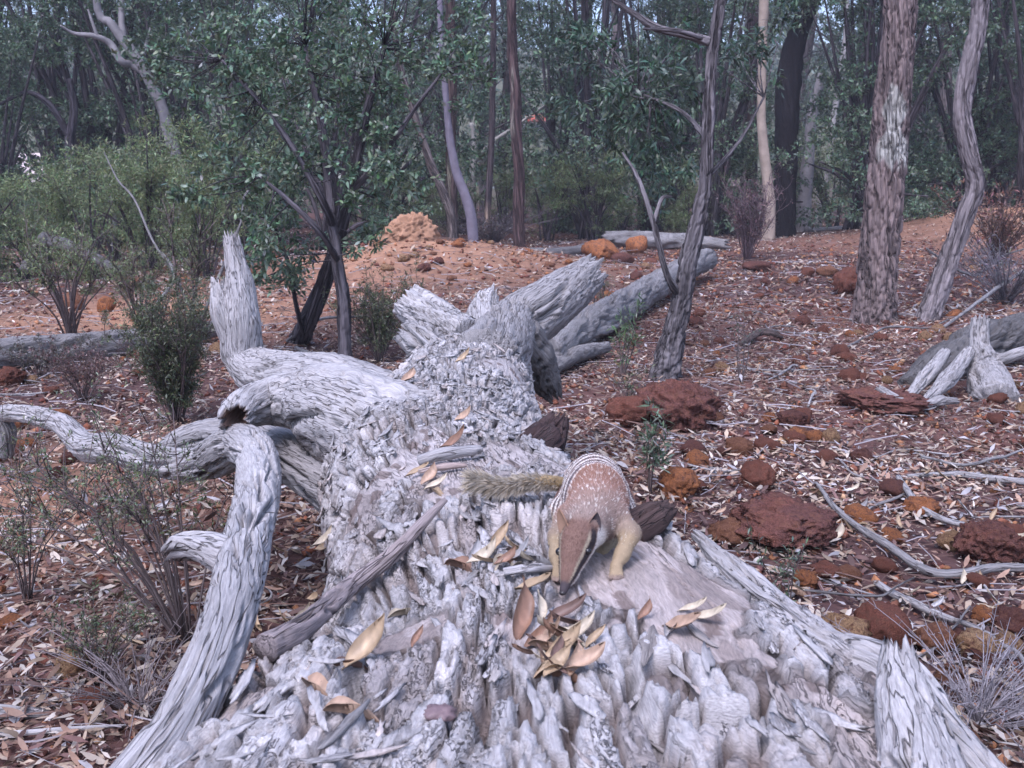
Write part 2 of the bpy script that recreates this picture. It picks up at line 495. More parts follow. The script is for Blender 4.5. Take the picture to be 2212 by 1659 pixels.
def wedge(n, r0, r1, half=38, p=1.0):
    r = r0 + (r1 - r0) * rng.random(n) ** p
    t = np.radians(rng.uniform(-half, half, n))
    return r * np.sin(t), r * np.cos(t)

def litter_density(x, y):
    d = 0.92 + 0.85 * fbm(x * 1.6, y * 1.6, None, 4, 40)
    d -= 0.75 * np.exp(-(((x + 2.6) / 1.6) ** 2 + ((y - 7.2) / 1.0) ** 2))
    d -= 0.5 * np.exp(-(((x + 1.35) / 0.4) ** 2 + ((y - 2.9) / 0.5) ** 2))
    d -= 0.35 * np.exp(-(((x + 0.9) / 1.2) ** 2 + ((y - 10.6) / 1.2) ** 2))
    return np.clip(d, 0.15, 1)

def build_litter():
    bag = Bag()
    for n, r0, r1, lmin, lmax, simple in ((36000, 0.7, 3.6, 0.012, 0.05, None), (50000, 3.4, 8, 0.014, 0.05, True), (90000, 0.7, 8, 0.004, 0.02, True), (82000, 7.5, 28, 0.03, 0.085, True)):
        x, y = wedge(n, r0, r1)
        k = rng.random(n) < litter_density(x, y)
        x, y = x[k], y[k]; n = len(x)
        a = rng.uniform(0, 2 * np.pi, n); tilt = rng.normal(0, 0.28, n)
        AX = np.stack([np.cos(a), np.sin(a), tilt], 1)
        NR = np.stack([rng.normal(0, 0.45, n), rng.normal(0, 0.45, n), np.ones(n)], 1)
        L = rng.uniform(lmin, lmax, n); W = L * rng.uniform(0.18, 0.34, n)
        P = np.stack([x, y, gh(x, y) + rng.uniform(0.001, 0.02, n) + np.maximum(0, -tilt) * L], 1)
        ci = rng.choice(len(LITTER), n, p=[.2, .14, .08, .15, .14, .14, .07, .08])
        tone = np.exp(0.55 * fbm(x * 2.3 + 5, y * 2.3, None, 3, 44))[:, None]
        C = np.minimum(LITTER[ci] * rng.uniform(0.6, 1.2, (n, 1)) * tone, 0.66)
        bag.add(*leaf_cloud(P, AX, NR, L, W, C, rng.normal(0.1, 0.18, n), rng.uniform(0.0, 0.35, n), simple))
    o = link('leaf_litter', bag.mesh('leaf_litter', M_DRY)); o['kind'] = 'stuff'
    tag(o, 'brown and tan fallen leaves covering the red soil', 'leaf litter')

    # loose bits of stick
    bag = Bag(); n = 6500
    x, y = wedge(n, 0.8, 16, p=1.15)
    for i in range(n):
        L = rng.uniform(0.04, 0.2) * (1 + y[i] * 0.06); a = rng.uniform(0, 6.28); b = a + rng.normal(0, 0.3)
        r = rng.uniform(0.0005, 0.0019) * (1 + y[i] * 0.06)
        z = float(0.006 + rng.random() * 0.02)
        p0 = np.array([x[i], y[i], z]); p1 = p0 + np.array([math.cos(a), math.sin(a), rng.normal(0, 0.08)]) * L * 0.5
        p2 = p1 + np.array([math.cos(b), math.sin(b), rng.normal(0, 0.08)]) * L * 0.5
        pts = np.array([p0, p1, p2]); side = np.array([-math.sin(a), math.cos(a), 0]) * r
        up = np.array([0, 0, r * 1.6])
        V = np.concatenate([pts - side, pts + side, pts + up])
        Q = [[0, 1, 7, 6], [1, 2, 8, 7], [6, 7, 4, 3], [7, 8, 5, 4]]
        g = rng.uniform(0.6, 1.1); c = (np.array([0.30, 0.27, 0.275]) if rng.random() < 0.4 else np.array([0.16, 0.10, 0.08])) * g
        bag.add(V, Q, None, c)
    V = np.concatenate(bag.V); V[:, 2] += gh(V[:, 0], V[:, 1])
    o = link('stick_debris', mesh_np('stick_debris', V, np.concatenate(bag.Q), None, M_TWIG, np.concatenate(bag.C))); o['kind'] = 'stuff'
    tag(o, 'thin grey and brown twigs strewn through the leaf litter', 'twig litter')

    # gravel
    n = 23000
    x, y = wedge(n, 0.8, 15, p=1.1)
    k = rng.random(n) < np.where(x > 0, 1.0, 0.55)
    x, y = x[k], y[k]; n = len(x)
    s = (0.003 + 0.012 * rng.random(n) ** 1.6) * (1 + 0.10 * y)
    base = np.array([[1, 0, 0], [-1, 0, 0], [0, 1, 0], [0, -1, 0], [0, 0, 1], [0, 0, -1]], float)
    T = np.array([[0, 2, 4], [2, 1, 4], [1, 3, 4], [3, 0, 4], [2, 0, 5], [1, 2, 5], [3, 1, 5], [0, 3, 5]])
    V = base[None] * rng.uniform(0.6, 1.3, (n, 6, 1)) + rng.normal(0, 0.25, (n, 6, 3))
    V = V * s[:, None, None]; V[..., 2] *= 0.75
    V += np.stack([x, y, gh(x, y) + s * 0.3], 1)[:, None, :]
    TT = (np.arange(n)[:, None, None] * 6 + T[None]).reshape(-1, 3)
    pal = np.array([[0.15, 0.055, 0.04], [0.22, 0.085, 0.05], [0.34, 0.16, 0.08], [0.10, 0.045, 0.04], [0.38, 0.24, 0.14]])
    C = pal[rng.choice(5, n, p=[.3, .3, .17, .15, .08])] * rng.uniform(0.8, 1.2, (n, 1))
    o = link('gravel', mesh_np('gravel', V.reshape(-1, 3), None, TT, M_STONE, np.repeat(C, 6, 0), False)); o['kind'] = 'stuff'
    tag(o, 'fine red laterite gravel scattered over the soil', 'gravel')
build_litter()

# ------------------------------------------------------------------ rocks
def ico(sub):
    import bmesh
    bm = bmesh.new(); bmesh.ops.create_icosphere(bm, subdivisions=sub, radius=1.0)
    bm.verts.ensure_lookup_table()
    V = np.array([v.co[:] for v in bm.verts]); T = np.array([[v.index for v in f.verts] for f in bm.faces])
    bm.free()
    return V, T
ICO = {k: ico(k) for k in (1, 2, 3, 4, 5)}
ROCKCOL = {'dark': (0.105, 0.048, 0.040), 'red': (0.17, 0.068, 0.046), 'orange': (0.34, 0.135, 0.055), 'tan': (0.34, 0.215, 0.115), 'brown': (0.20, 0.095, 0.055)}

def rock_mesh(kind, seed, sub=3, flat=0.7, rough=1.35):
    V, T = ICO[sub]
    x, y, z = V.T
    n = fbm(x * 1.3 + seed, y * 1.3, z * 1.3, 4, seed)
    f = np.abs(fbm(x * 2.6, y * 2.6 + seed, z * 2.6, 3, seed + 30))
    r = 1 + 0.38 * n - 0.22 * rough * f + 0.10 * rough * vnoise(x * 7, y * 7, z * 7, seed + 3)
    if sub >= 4:
        r += 0.07 * rough * vnoise(x * 15, y * 15, z * 15, seed + 4) + 0.045 * rough * vnoise(x * 30, y * 30, z * 30, seed + 8)
    W = V * r[:, None]
    # a few broken flat faces
    g = np.random.default_rng(seed)
    for k in range(5):
        d = g.normal(size=3); d /= np.linalg.norm(d)
        o = np.maximum(0, W @ d - g.uniform(0.72, 0.95))
        W = W - o[:, None] * d * 0.85
    W[:, 2] *= flat
    c = np.array(ROCKCOL[kind])
    t = sstep(-0.1, 0.5, fbm(x * 1.8 + 7, y * 1.8, z * 1.8 + seed, 3, seed + 11))[:, None]
    alt = np.array(ROCKCOL['red' if kind == 'dark' else 'dark' if kind == 'red' else 'brown'])
    C = c * (1 - 0.55 * t) + alt * 0.55 * t
    return mesh_np('rock', W, None, T, M_STONE, C * (0.9 + 0.2 * g.random()))

ROCKS = [  # x, y of its foot, width in picture pixels, colour, flatness, label
    (1478, 935, 165, 'dark', 0.75, 'large dark red boulder at the foot of the slender grey tree'),
    (1370, 930, 115, 'red', 0.7, 'red boulder touching the large dark boulder below the slender tree'),
    (1425, 868, 80, 'dark', 0.6, 'dark rock behind the two boulders at the slender tree foot'),
    (1535, 925, 60, 'brown', 0.6, 'brown rock against the far side of the large dark boulder'),
    (1470, 1088, 95, 'orange', 0.8, 'rounded orange rock just beyond the animal on the log'),
    (1715, 1185, 250, 'dark', 0.42, 'broad flat purplish rock half buried in litter beside the log'),
    (1590, 1178, 105, 'brown', 0.6, 'orange brown rock at the near end of the broad flat rock'),
    (1832, 1412, 118, 'tan', 0.9, 'tan block of stone leaning on a dark red rock near the log'),
    (1920, 1400, 125, 'red', 0.95, 'dark red angular rock behind the tan block'),
    (2035, 1400, 110, 'brown', 0.6, 'brown rock between the dark red angular rock and the yellow one'),
    (2125, 1420, 100, 'tan', 0.7, 'yellowish crumbly rock near the dead twiggy bush'),
    (2160, 1205, 150, 'dark', 0.7, 'large dark red rock under the forked grey stick'),
    (2062, 1175, 55, 'tan', 0.9, 'small tan stone beside the large rock under the grey stick'),
    (2000, 1105, 80, 'orange', 0.6, 'orange crumbly rock behind the long grey stick'),
    (1935, 1165, 50, 'orange', 0.7, 'orange stone under the bend of the long grey stick'),
    (1742, 1265, 62, 'orange', 0.7, 'bright orange stone in front of the broad flat rock'),
    (1838, 1245, 62, 'brown', 0.7, 'brown stone by the long grey stick below the flat rock'),
    (1790, 1240, 75, 'red', 0.5, 'low red stone in front of the broad flat rock'),
    (1715, 1345, 55, 'orange', 0.7, 'orange stone next to the seedling by the log edge'),
    (1670, 1285, 60, 'dark', 0.6, 'dark stone between the log edge and the orange stone'),
    (2200, 1360, 95, 'dark', 0.7, 'dark red rock cut by the frame beside the dead bush'),
    (1640, 1060, 80, 'red', 0.8, 'red rock in the litter right of the rounded orange rock'),
    (1600, 985, 62, 'brown', 0.7, 'brown stone in front of the large dark boulder'),
    (1660, 980, 60, 'red', 0.6, 'red stone some way right of the large dark boulder'),
    (1500, 985, 60, 'dark', 0.6, 'dark stone under the front of the large boulder'),
    (1715, 930, 70, 'dark', 0.6, 'dark stone on the litter beyond the boulders'),
    (1790, 1000, 50, 'red', 0.7, 'small red stone in litter below the weathered stump'),
    (1868, 1000, 55, 'dark', 0.6, 'small dark stone in litter in front of the stump'),
    (1935, 1070, 60, 'dark', 0.8, 'dark pointed stone near the upper end of the forked stick'),
    (25, 945, 60, 'orange', 0.7, 'orange rock behind the propped end of the pale limb'),
    (45, 990, 55, 'orange', 0.5, 'low orange stone under the pale limb'),
    (15, 845, 62, 'red', 0.8, 'dark red rock cut by the frame near the long grey log'),
    (150, 1470, 75, 'tan', 1.2, 'upright tan stone below the sparse leafy shrub'),
    (15, 1345, 55, 'orange', 0.6, 'orange stone at the frame edge beside the sparse shrub'),
    (118, 1050, 40, 'dark', 0.8, 'small dark stone beneath the dip of the pale limb'),
    (205, 1120, 55, 'red', 0.5, 'flat red stone behind the sparse leafy shrub'),
    (955, 555, 50, 'orange', 0.8, 'orange lump on the bank beside the earth cone'),
    (225, 672, 40, 'orange', 1.0, 'orange clod at the edge of the bare ground'),
    (150, 668, 52, 'brown', 0.8, 'brown clod beneath the small round shrub'),
    (1300, 562, 70, 'orange', 0.7, 'orange crumbly lump in front of the knobbly grey log'),
    (1378, 552, 48, 'orange', 1.0, 'pointed orange lump below the knobbly grey log'),
    (1345, 588, 50, 'dark', 0.6, 'dark stone on the ground before the orange lumps'),
    (1640, 592, 55, 'dark', 0.5, 'dark stone on the litter behind the slender tree'),
    (1845, 640, 75, 'red', 0.9, 'red rock against the flaky trunk'),
    (1930, 900, 200, 'dark', 0.22, 'low dark mound of stone in front of the flaky trunk'),
    (1790, 600, 45, 'brown', 0.6, 'brown stone left of the flaky trunk'),
]
for i, (vx, vy, w, kind, flat, lab) in enumerate(ROCKS):
    p = on(vx, vy, 0.0); s = w * p[1] / FPX / 2.05
    p[1] += s * 0.7
    s *= 1.08
    p = lift(p, s * flat * 0.66)
    o = link('rock', rock_mesh(kind, 100 + i, 5 if w > 140 else 4 if w > 60 else 3, flat), None, p, (0, 0, rng.uniform(0, 6.28)), s)
    tag(o, lab, 'rock')
variants = [rock_mesh(k, 300 + j, 3, f) for j, (k, f) in enumerate([('red', .7), ('dark', .6), ('orange', .7), ('brown', .6), ('red', .85), ('dark', .8), ('tan', .7), ('red', .55)])]
for i in range(190):
    if i < 130:
        r = rng.uniform(1.5, 7.5); t = math.radians(rng.uniform(7, 31))
    elif i < 165:
        r = rng.uniform(1.8, 6.5); t = math.radians(rng.uniform(-31, -14))
    else:
        r = rng.uniform(7.5, 14); t = math.radians(rng.uniform(-8, 30))
    x, y = r * math.sin(t), r * math.cos(t)
    s = rng.uniform(0.013, 0.036) * (1 + 0.10 * y)
    o = link('stone', variants[rng.integers(8)], None, lift((x, y, 0), s * 0.42), (rng.uniform(-.4, .4), rng.uniform(-.4, .4), rng.uniform(0, 6.28)), s)
    if i < 130:
        tag(o, 'small red brown stone lying in leaf litter right of the log', 'stone', 'small laterite stones right of the log')
    elif i < 165:
        tag(o, 'small red brown stone lying in leaf litter left of the log', 'stone', 'small laterite stones left of the log')
    else:
        tag(o, 'small stone on the far litter slope below the trees', 'stone', 'small stones on the far slope')

# ------------------------------------------------------------------ the great fallen log
LOG = thing('fallen_log', 'huge weathered grey fallen log with broken limbs and flaking bark, the animal standing on it', 'log', (0, 0, 0))
LY = np.array([-0.15, 0.5, 0.75, 0.95, 1.13, 1.27, 1.4, 1.55, 1.7, 1.85, 2.0, 2.3, 2.55, 2.9, 3.3])
LXL = np.array([-0.36, -0.33, -0.29, -0.26, -0.25, -0.25, -0.26, -0.28, -0.32, -0.36, -0.37, -0.33, -0.295, -0.265, -0.22])   # left edge
LXR = np.array([0.44, 0.40, 0.37, 0.315, 0.245, 0.21, 0.185, 0.12, 0.09, 0.08, 0.072, 0.062, 0.055, 0.045, 0.02])             # right edge
LT = np.array([0.50, 0.50, 0.50, 0.50, 0.50, 0.497, 0.495, 0.493, 0.49, 0.485, 0.48, 0.475, 0.475, 0.475, 0.46])             # height of the top
LZ = np.array([0.25, 0.25, 0.245, 0.24, 0.23, 0.225, 0.22, 0.21, 0.20, 0.19, 0.185, 0.17, 0.16, 0.14, 0.11])                 # half height

def smooth_interp(y, X, F):
    d = 0.06
    return (np.interp(y - d, X, F) + 2 * np.interp(y, X, F) + np.interp(y + d, X, F)) / 4

def build_log():
    n1 = 830
    t = np.linspace(0, 1, n1)
    y = -0.15 + 3.42 * (0.42 * t + 0.58 * t ** 2.0)
    ph = np.radians(np.concatenate([np.linspace(-18, 198, 430), np.linspace(205, 335, 18)]))
    Y, PH = np.meshgrid(y, ph, indexing='ij')
    xl, xr, tz, hz = (smooth_interp(Y, LY, F) for F in (LXL, LXR, LT, LZ))
    cx = np.clip(0.5 * (xl + xr), -0.12, 0.03); wl = np.where(np.cos(PH) < 0, cx - xl, xr - cx)
    ca, sa = np.cos(PH), np.sin(PH)
    boxy = np.where(ca > 0, sstep(1.45, 1.1, Y), sstep(1.02, 0.80, Y))
    pw = 2.5 + 2.0 * boxy
    rad = (np.abs(ca) ** pw + np.abs(sa) ** pw) ** (-1 / pw)
    X = cx + wl * rad * ca
    Z = tz - hz + hz * rad * sa
    U = X - cx + 0.25 * np.sign(X - cx) * np.maximum(0, 0.35 * hz - (Z - tz + hz))          # metres across the top, right positive
    NX = np.sign(ca) * np.abs(rad * ca) ** (pw - 1) / wl; NZ = np.sign(sa) * np.abs(rad * sa) ** (pw - 1) / hz; nn = np.hypot(NX, NZ); NX, NZ = NX / nn, NZ / nn
    # warped coordinates: the grain runs along the log and swirls
    u = U + 0.022 * fbm(U * 9, Y * 5, None, 3, 61) + 0.0035 * fbm(U * 90, Y * 60, None, 2, 64)
    s = Y + 0.04 * fbm(U * 8, Y * 6, None, 3, 62) + 0.006 * fbm(U * 80 + 7, Y * 50, None, 2, 65)
    far = sstep(1.05, 1.7, Y)
    m = fbm(U * 8 + 2, Y * 4.5, None, 4, 63) + 0.06 * (1 - far) - 0.16 * far
    right_bare = sstep(0.03, 0.08, U) * sstep(0.88, 0.76, Y) * sstep(0.17, 0.12, U) * 0.16
    bare = sstep(0.21, 0.25, m + right_bare)             # 1 where the outer wood has come away
    yg = np.linspace(-0.4, 3.6, 400)
    inv = 1 / np.interp(yg, [0.9, 1.6], [0.125, 0.062])
    cum = np.concatenate([[0], np.cumsum(0.5 * (inv[1:] + inv[:-1]) * np.diff(yg))])
    sp = np.interp(s, yg, cum)
    f1, f2, i1 = voro(u / (0.027), sp, 71)
    cw = 0.105 + 0.10 * vnoise(U * 30, Y * 16, seed=66) + 0.045 * far
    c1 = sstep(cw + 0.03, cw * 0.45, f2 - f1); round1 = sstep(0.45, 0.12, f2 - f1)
    g1, g2, i2 = voro(u / 0.0125, sp * 2.35 + 3.3, 72)
    c2 = sstep(0.20, 0.07, g2 - g1)
    k1, k2, i3 = voro(u / 0.006, sp * 5.2 + 1.7, 73); c3 = sstep(0.25, 0.08, k2 - k1)
    hole = (i2 > 0.94 - 0.09 * far) * 1.0
    gone = sstep(0.845, 0.85, i1) * (1 - 0.5 * far)
    keep2 = sstep(0.30, 0.42, hsh(np.floor(i2 * 9999), np.floor(i1 * 9999), i2 * 0, 3))
    plate = (0.0048 + 0.004 * far) * (i1 - 0.45) - 0.001 * round1 + (0.0024 + 0.001 * far) * (i2 - 0.5) + 0.0014 * (i3 - 0.5) - (0.021 + 0.007 * far) * c1 - (0.007 + 0.003 * far) * 1.25 * c2 * (0.25 + 0.75 * keep2) - 0.0026 * c3 + 0.0025 * fbm(u * 55, s * 30, None, 2, 88) - (0.016 + 0.010 * far) * hole - (0.010 + 0.006 * far) * gone
    gr = vnoise(u / 0.0045, s / 0.06, seed=75); gr2 = vnoise(u / 0.010, s / 0.16, seed=76)
    crack = sstep(0.16, 0.0, np.abs(gr2)) * sstep(-0.1, 0.4, vnoise(u / 0.02, s / 0.1, seed=77))
    wood = -0.009 + 0.0009 * gr - 0.006 * crack + 0.0015 * fbm(u * 60, s * 25, None, 2, 78)
    d = plate * (1 - bare) + wood * bare
    d += 0.011 * fbm(U * 9, Y * 5, None, 2, 79)
    # torn ledge behind the animal and the trough in front of it
    led = 1.10 + 0.05 * fbm(U * 14, U * 3, None, 3, 80)
    d += 0.018 * sstep(-0.006, 0.006, Y - led) * sstep(0.22, 0.1, np.abs(U)) - 0.010 * np.exp(-(((U - 0.05) / 0.05) ** 2 + ((Y - 0.94) / 0.05) ** 2))
    d -= 0.028 * np.exp(-(((U + 0.16) / 0.07) ** 2 + ((Y - 0.98) / 0.16) ** 2))
    # long open crevice along the right shoulder, with a raised lip outside it
    uc = np.interp(Y, [0.5, 0.75, 0.95, 1.1, 1.3], [0.33, 0.285, 0.225, 0.17, 0.13]) + 0.010 * fbm(Y * 12, Y * 0, None, 2, 81)
    on_ = sstep(0.55, 0.62, Y) * sstep(1.04, 0.98, Y)
    d -= 0.035 * on_ * sstep(0.010, 0.004, np.abs(U - uc))
    d += 0.012 * on_ * np.exp(-((U - uc - 0.022) / 0.013) ** 2)
    uc2 = 0.07 + 0.01 * fbm(Y * 10, Y * 0 + 3, None, 2, 82) + 0.05 * (0.75 - Y)
    d -= 0.018 * sstep(0.008, 0.003, np.abs(U - uc2)) * sstep(0.5, 0.56, Y) * sstep(0.84, 0.78, Y)
    # a few rotted cavities
    for (hu, hy, a, b, dep) in ((-0.085, 1.30, 0.016, 0.025, 0.03), (0.02, 1.245, 0.028, 0.010, 0.03), (-0.10, 1.72, 0.03, 0.02, 0.035), (-0.20, 1.95, 0.012, 0.02, 0.03),
                                (0.03, 2.05, 0.02, 0.02, 0.03), (0.07, 1.78, 0.012, 0.05, 0.03), (-0.03, 2.25, 0.025, 0.012, 0.03), (0.10, 2.2, 0.012, 0.03, 0.025),
                                (-0.16, 0.78, 0.012, 0.03, 0.04), (0.11, 0.70, 0.03, 0.016, 0.022), (-0.15, 1.12, 0.03, 0.02, 0.04), (0.0, 2.6, 0.02, 0.02, 0.03), (-0.05, 0.70, 0.006, 0.03, 0.02)):
        rr = ((U - hu + 0.008 * vnoise(U * 90, Y * 90, seed=5)) / a) ** 2 + ((Y - hy + 0.01 * vnoise(U * 70, Y * 70, seed=6)) / b) ** 2
        d -= dep * sstep(1.2, 0.7, rr)
    # torn far end
    endw = sstep(3.0, 3.27, Y); d -= 0.05 * endw * np.abs(fbm(np.cos(PH) * 5, np.sin(PH) * 5, Y * 3, 3, 83))
    X = X + NX * d; Z = Z + NZ * d
    Y2 = Y + endw * 0.14 * (fbm(np.cos(PH) * 4, np.sin(PH) * 4, None, 3, 84))
    # colours of the wood, with shade painted into its cracks
    g = GREY * 1.0
    C = g * (0.86 + 0.28 * i1 + 0.16 * (i2 - 0.5))[..., None]
    lich = sstep(0.1, 0.5, fbm(U * 12 + 9, Y * 9, None, 3, 85))[..., None]
    C = C * (1 - 0.45 * lich) + np.array([0.37, 0.315, 0.285]) * 0.45 * lich
    pale = sstep(0.1, 0.5, fbm(U * 16 + 31, Y * 12, None, 3, 87))[..., None]
    C = C * (1 + 0.28 * pale)
    tan = TAN * (0.85 + 0.35 * sstep(-0.4, 0.4, fbm(U * 30, Y * 8, None, 3, 86)))[..., None]
    tan = tan * (1 - 0.55 * far[..., None]) + GREY * 0.95 * 0.55 * far[..., None]
    rot_shade = np.array([0.125, 0.09, 0.076]) * np.ones_like(C)
    b2 = (bare * (1 - 0.25 * lich[..., 0]))[..., None]
    C = C * (1 - b2) + tan * b2
    rot = np.clip(0.75 * hole + 0.8 * c1 * (1 - bare) + 0.45 * gone, 0, 0.85)[..., None]  # rotten brown wood in cracks and holes, deepened with painted shade
    C = C * (1 - rot) + rot_shade * rot
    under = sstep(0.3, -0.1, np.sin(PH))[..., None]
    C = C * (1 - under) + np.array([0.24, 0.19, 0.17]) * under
    V = np.stack([X, Y2, Z], -1)
    nr, ns = X.shape
    idx = np.arange(nr * ns).reshape(nr, ns)
    q = np.stack([idx[:-1], idx[1:], np.roll(idx[1:], -1, 1), np.roll(idx[:-1], -1, 1)], -1).reshape(-1, 4)
    VV = V.reshape(-1, 3)
    c0, c1_ = V[0].mean(0), V[-1].mean(0) - np.array([0, 0.08, 0])
    n0 = len(VV)
    tr = [[n0, idx[0][j], idx[0][(j + 1) % ns]] for j in range(ns)] + [[n0 + 1, idx[-1][(j + 1) % ns], idx[-1][j]] for j in range(ns)]
    VV = np.vstack([VV, c0, c1_])
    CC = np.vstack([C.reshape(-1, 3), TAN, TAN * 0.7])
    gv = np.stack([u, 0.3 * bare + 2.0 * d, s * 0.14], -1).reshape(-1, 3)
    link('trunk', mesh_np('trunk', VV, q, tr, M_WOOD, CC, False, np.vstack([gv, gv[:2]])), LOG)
    sel = np.abs(np.pi / 2 - PH) < 1.75
    return V[sel], np.stack([NX, NX * 0, NZ], -1)[sel], V, np.stack([NX, NX * 0, NZ], -1), bare
LOGV, LOGN, LOGGRID, LOGNG, LOGBARE = build_log()
def proj(V):
    d = V - CAM
    cp, sp = math.cos(PITCH), math.sin(PITCH)
    fw = d[:, 1] * cp - d[:, 2] * sp; up = d[:, 1] * sp + d[:, 2] * cp
    return 1106 + FPX * d[:, 0] / fw, 829.5 - FPX * up / fw, fw
PXL, PYL, PDL = proj(LOGV)
def logspot(vx, vy, win=9):
    """the point of the log's surface seen in this direction, and its outward direction"""
    k = np.where((np.abs(PXL - vx) < win) & (np.abs(PYL - vy) < win))[0]
    if len(k) == 0:
        k = np.array([np.argmin((PXL - vx) ** 2 + (PYL - vy) ** 2)])
    near = k[PDL[k] < PDL[k].min() + 0.03]
    return LOGV[near].mean(0), LOGN[near].mean(0)

def limb(name, P, R, label=None, parent=LOG, nseg=64, nring=100, seed=1, col=GREY, jag=0.0, jag0=0.0, depth=0.16, lump=0.14, wl=0.022, hollow=0.0, mat=None, twist=1.5, wob=0.0, dark=None):
    V, q, t = tube_geo(P, R, nseg, nring, grain(depth, lump, wl, twist, seed), jag, jag0, seed, hollow=hollow, wob=wob)
    n = fbm(V[:, 0] * 9, V[:, 1] * 9, V[:, 2] * 9, 3, seed)
    C = np.asarray(col) * (1 + 0.22 * n)[:, None]
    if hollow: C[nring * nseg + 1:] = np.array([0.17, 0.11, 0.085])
    o = link(name, mesh_np(name, V, q, t, mat or M_LIMB, C, True, tube_geo.grain), parent)
    if label: o['label'] = label
    return o

# limbs that grow from it
limb('branch', [(-0.10, 2.15, 0.34), at(730, 840, 2.5), at(600, 820, 2.78), at(528, 775, 2.86), at(522, 690, 2.86), at(516, 600, 2.88), at(500, 520, 2.9)],
     [0.075, 0.083, 0.076, 0.060, 0.050, 0.036, 0.022], 'upright broken branch with a split jagged top', seed=11, nseg=89, nring=178, jag=0.07, depth=0.10)
limb('spur', [at(500, 735, 2.86), at(482, 670, 2.86), at(474, 610, 2.87)], [0.03, 0.035, 0.02], 'short torn spur on the side of the upright branch', seed=12, nring=40, jag=0.03)
limb('branch', [(-0.06, 1.78, 0.34), at(740, 895, 1.98), at(650, 868, 2.05), at(575, 868, 2.06), at(525, 885, 2.0), at(508, 905, 1.94)], [0.13, 0.095, 0.060, 0.047, 0.040, 0.030],
     'short hollow branch stub opening to the side', seed=13, nseg=76, nring=95, hollow=0.12, jag=0.05, depth=0.12)
# the long pale limb on the left, its elbow and the thinner limb propped on the ground
limb('branch', [at(250, 1760, 0.66), at(395, 1560, 0.74), at(478, 1385, 0.86), at(515, 1255, 1.02), at(540, 1140, 1.25), at(560, 1050, 1.55), at(552, 985, 1.82), at(508, 958, 1.98), at(450, 985, 2.08)],
     [0.024, 0.021, 0.023, 0.026, 0.028, 0.034, 0.039, 0.037, 0.035], 'long pale twisting limb with deep cracks running along it', seed=14, nseg=96, nring=285, depth=0.24, wl=0.016, twist=2.5)
limb('branch', [at(520, 965, 2.02), at(440, 1000, 2.12), at(350, 1000, 2.25), at(250, 968, 2.4), at(185, 965, 2.5), at(130, 915, 2.65), at(60, 895, 2.8), at(0, 893, 2.95), at(-60, 900, 3.1)],
     [0.04, 0.036, 0.034, 0.035, 0.034, 0.028, 0.026, 0.022, 0.018], 'thinner grooved limb reaching sideways over the litter', seed=15, nseg=70, nring=201, depth=0.24, wl=0.014, twist=1.0)
limb('prop', [at(5, 905, 2.93), at(18, 935, 2.93), at(12, 985, 2.94)], [0.02, 0.022, 0.022], 'stub propping the thin limb off the ground', seed=16, nring=20, col=GREY * 0.5)
limb('spur', [at(500, 1205, 1.12), at(440, 1180, 1.14), at(385, 1178, 1.16), at(372, 1190, 1.165)], [0.024, 0.018, 0.013, 0.009], 'short curled spur on the pale limb', seed=17, nring=50, jag=0.03, depth=0.2, wl=0.012)
limb('branch', [(-0.22, 1.78, 0.28), at(590, 968, 2.15), at(480, 940, 2.3), at(390, 955, 2.35), at(330, 985, 2.4)], [0.06, 0.05, 0.04, 0.03, 0.012], 'grey split branch behind the elbow of the pale limb', seed=18, col=GREY * 0.8, nring=90, depth=0.22, wl=0.015)
# limb strip beside the log in front
# fork at the far end
limb('branch', [at(1050, 790, 2.55), at(1100, 715, 2.95), at(1170, 668, 3.05), at(1235, 625, 3.15), at(1283, 588, 3.22)], [0.09, 0.088, 0.080, 0.068, 0.050], 'thick broken-off fork limb rising to the right', seed=21, nseg=96, nring=142, jag=0.05, col=GREY * 0.72, depth=0.12, wl=0.02)
limb('spur', [at(1000, 745, 2.75), at(930, 690, 2.85), at(885, 655, 2.92)], [0.075, 0.062, 0.05], 'torn stub pointing to the upper left', seed=22, nseg=70, nring=71, jag=0.07, depth=0.2)
limb('spur', [at(970, 800, 2.6), at(915, 740, 2.72), at(885, 722, 2.8)], [0.06, 0.05, 0.035], 'lower torn stub with blocky ends', seed=23, nring=50, jag=0.05, depth=0.25, col=GREY * 0.85)
limb('spur', [at(1040, 740, 2.85), at(1045, 680, 2.95), at(1055, 640, 3.0)], [0.06, 0.05, 0.03], 'thin splintered blade of wood standing at the fork', seed=24, nring=50, jag=0.06, depth=0.2)
limb('spur', [at(1000, 730, 3.0), at(930, 672, 3.1), at(870, 668, 3.15), at(930, 650, 3.2)], [0.05, 0.045, 0.03, 0.02], 'curved strip of wood behind the torn stub', seed=25, nring=50, jag=0.03, depth=0.2, col=GREY * 0.8)
limb('branch', [at(1120, 720, 2.9), at(1150, 770, 2.95), at(1175, 820, 2.98), at(1195, 855, 3.0)], [0.06, 0.062, 0.045, 0.02], 'dark splintered limb hanging under the fork', seed=26, nring=70, jag=0.05, depth=0.3, wl=0.012, col=GREY * 0.42)
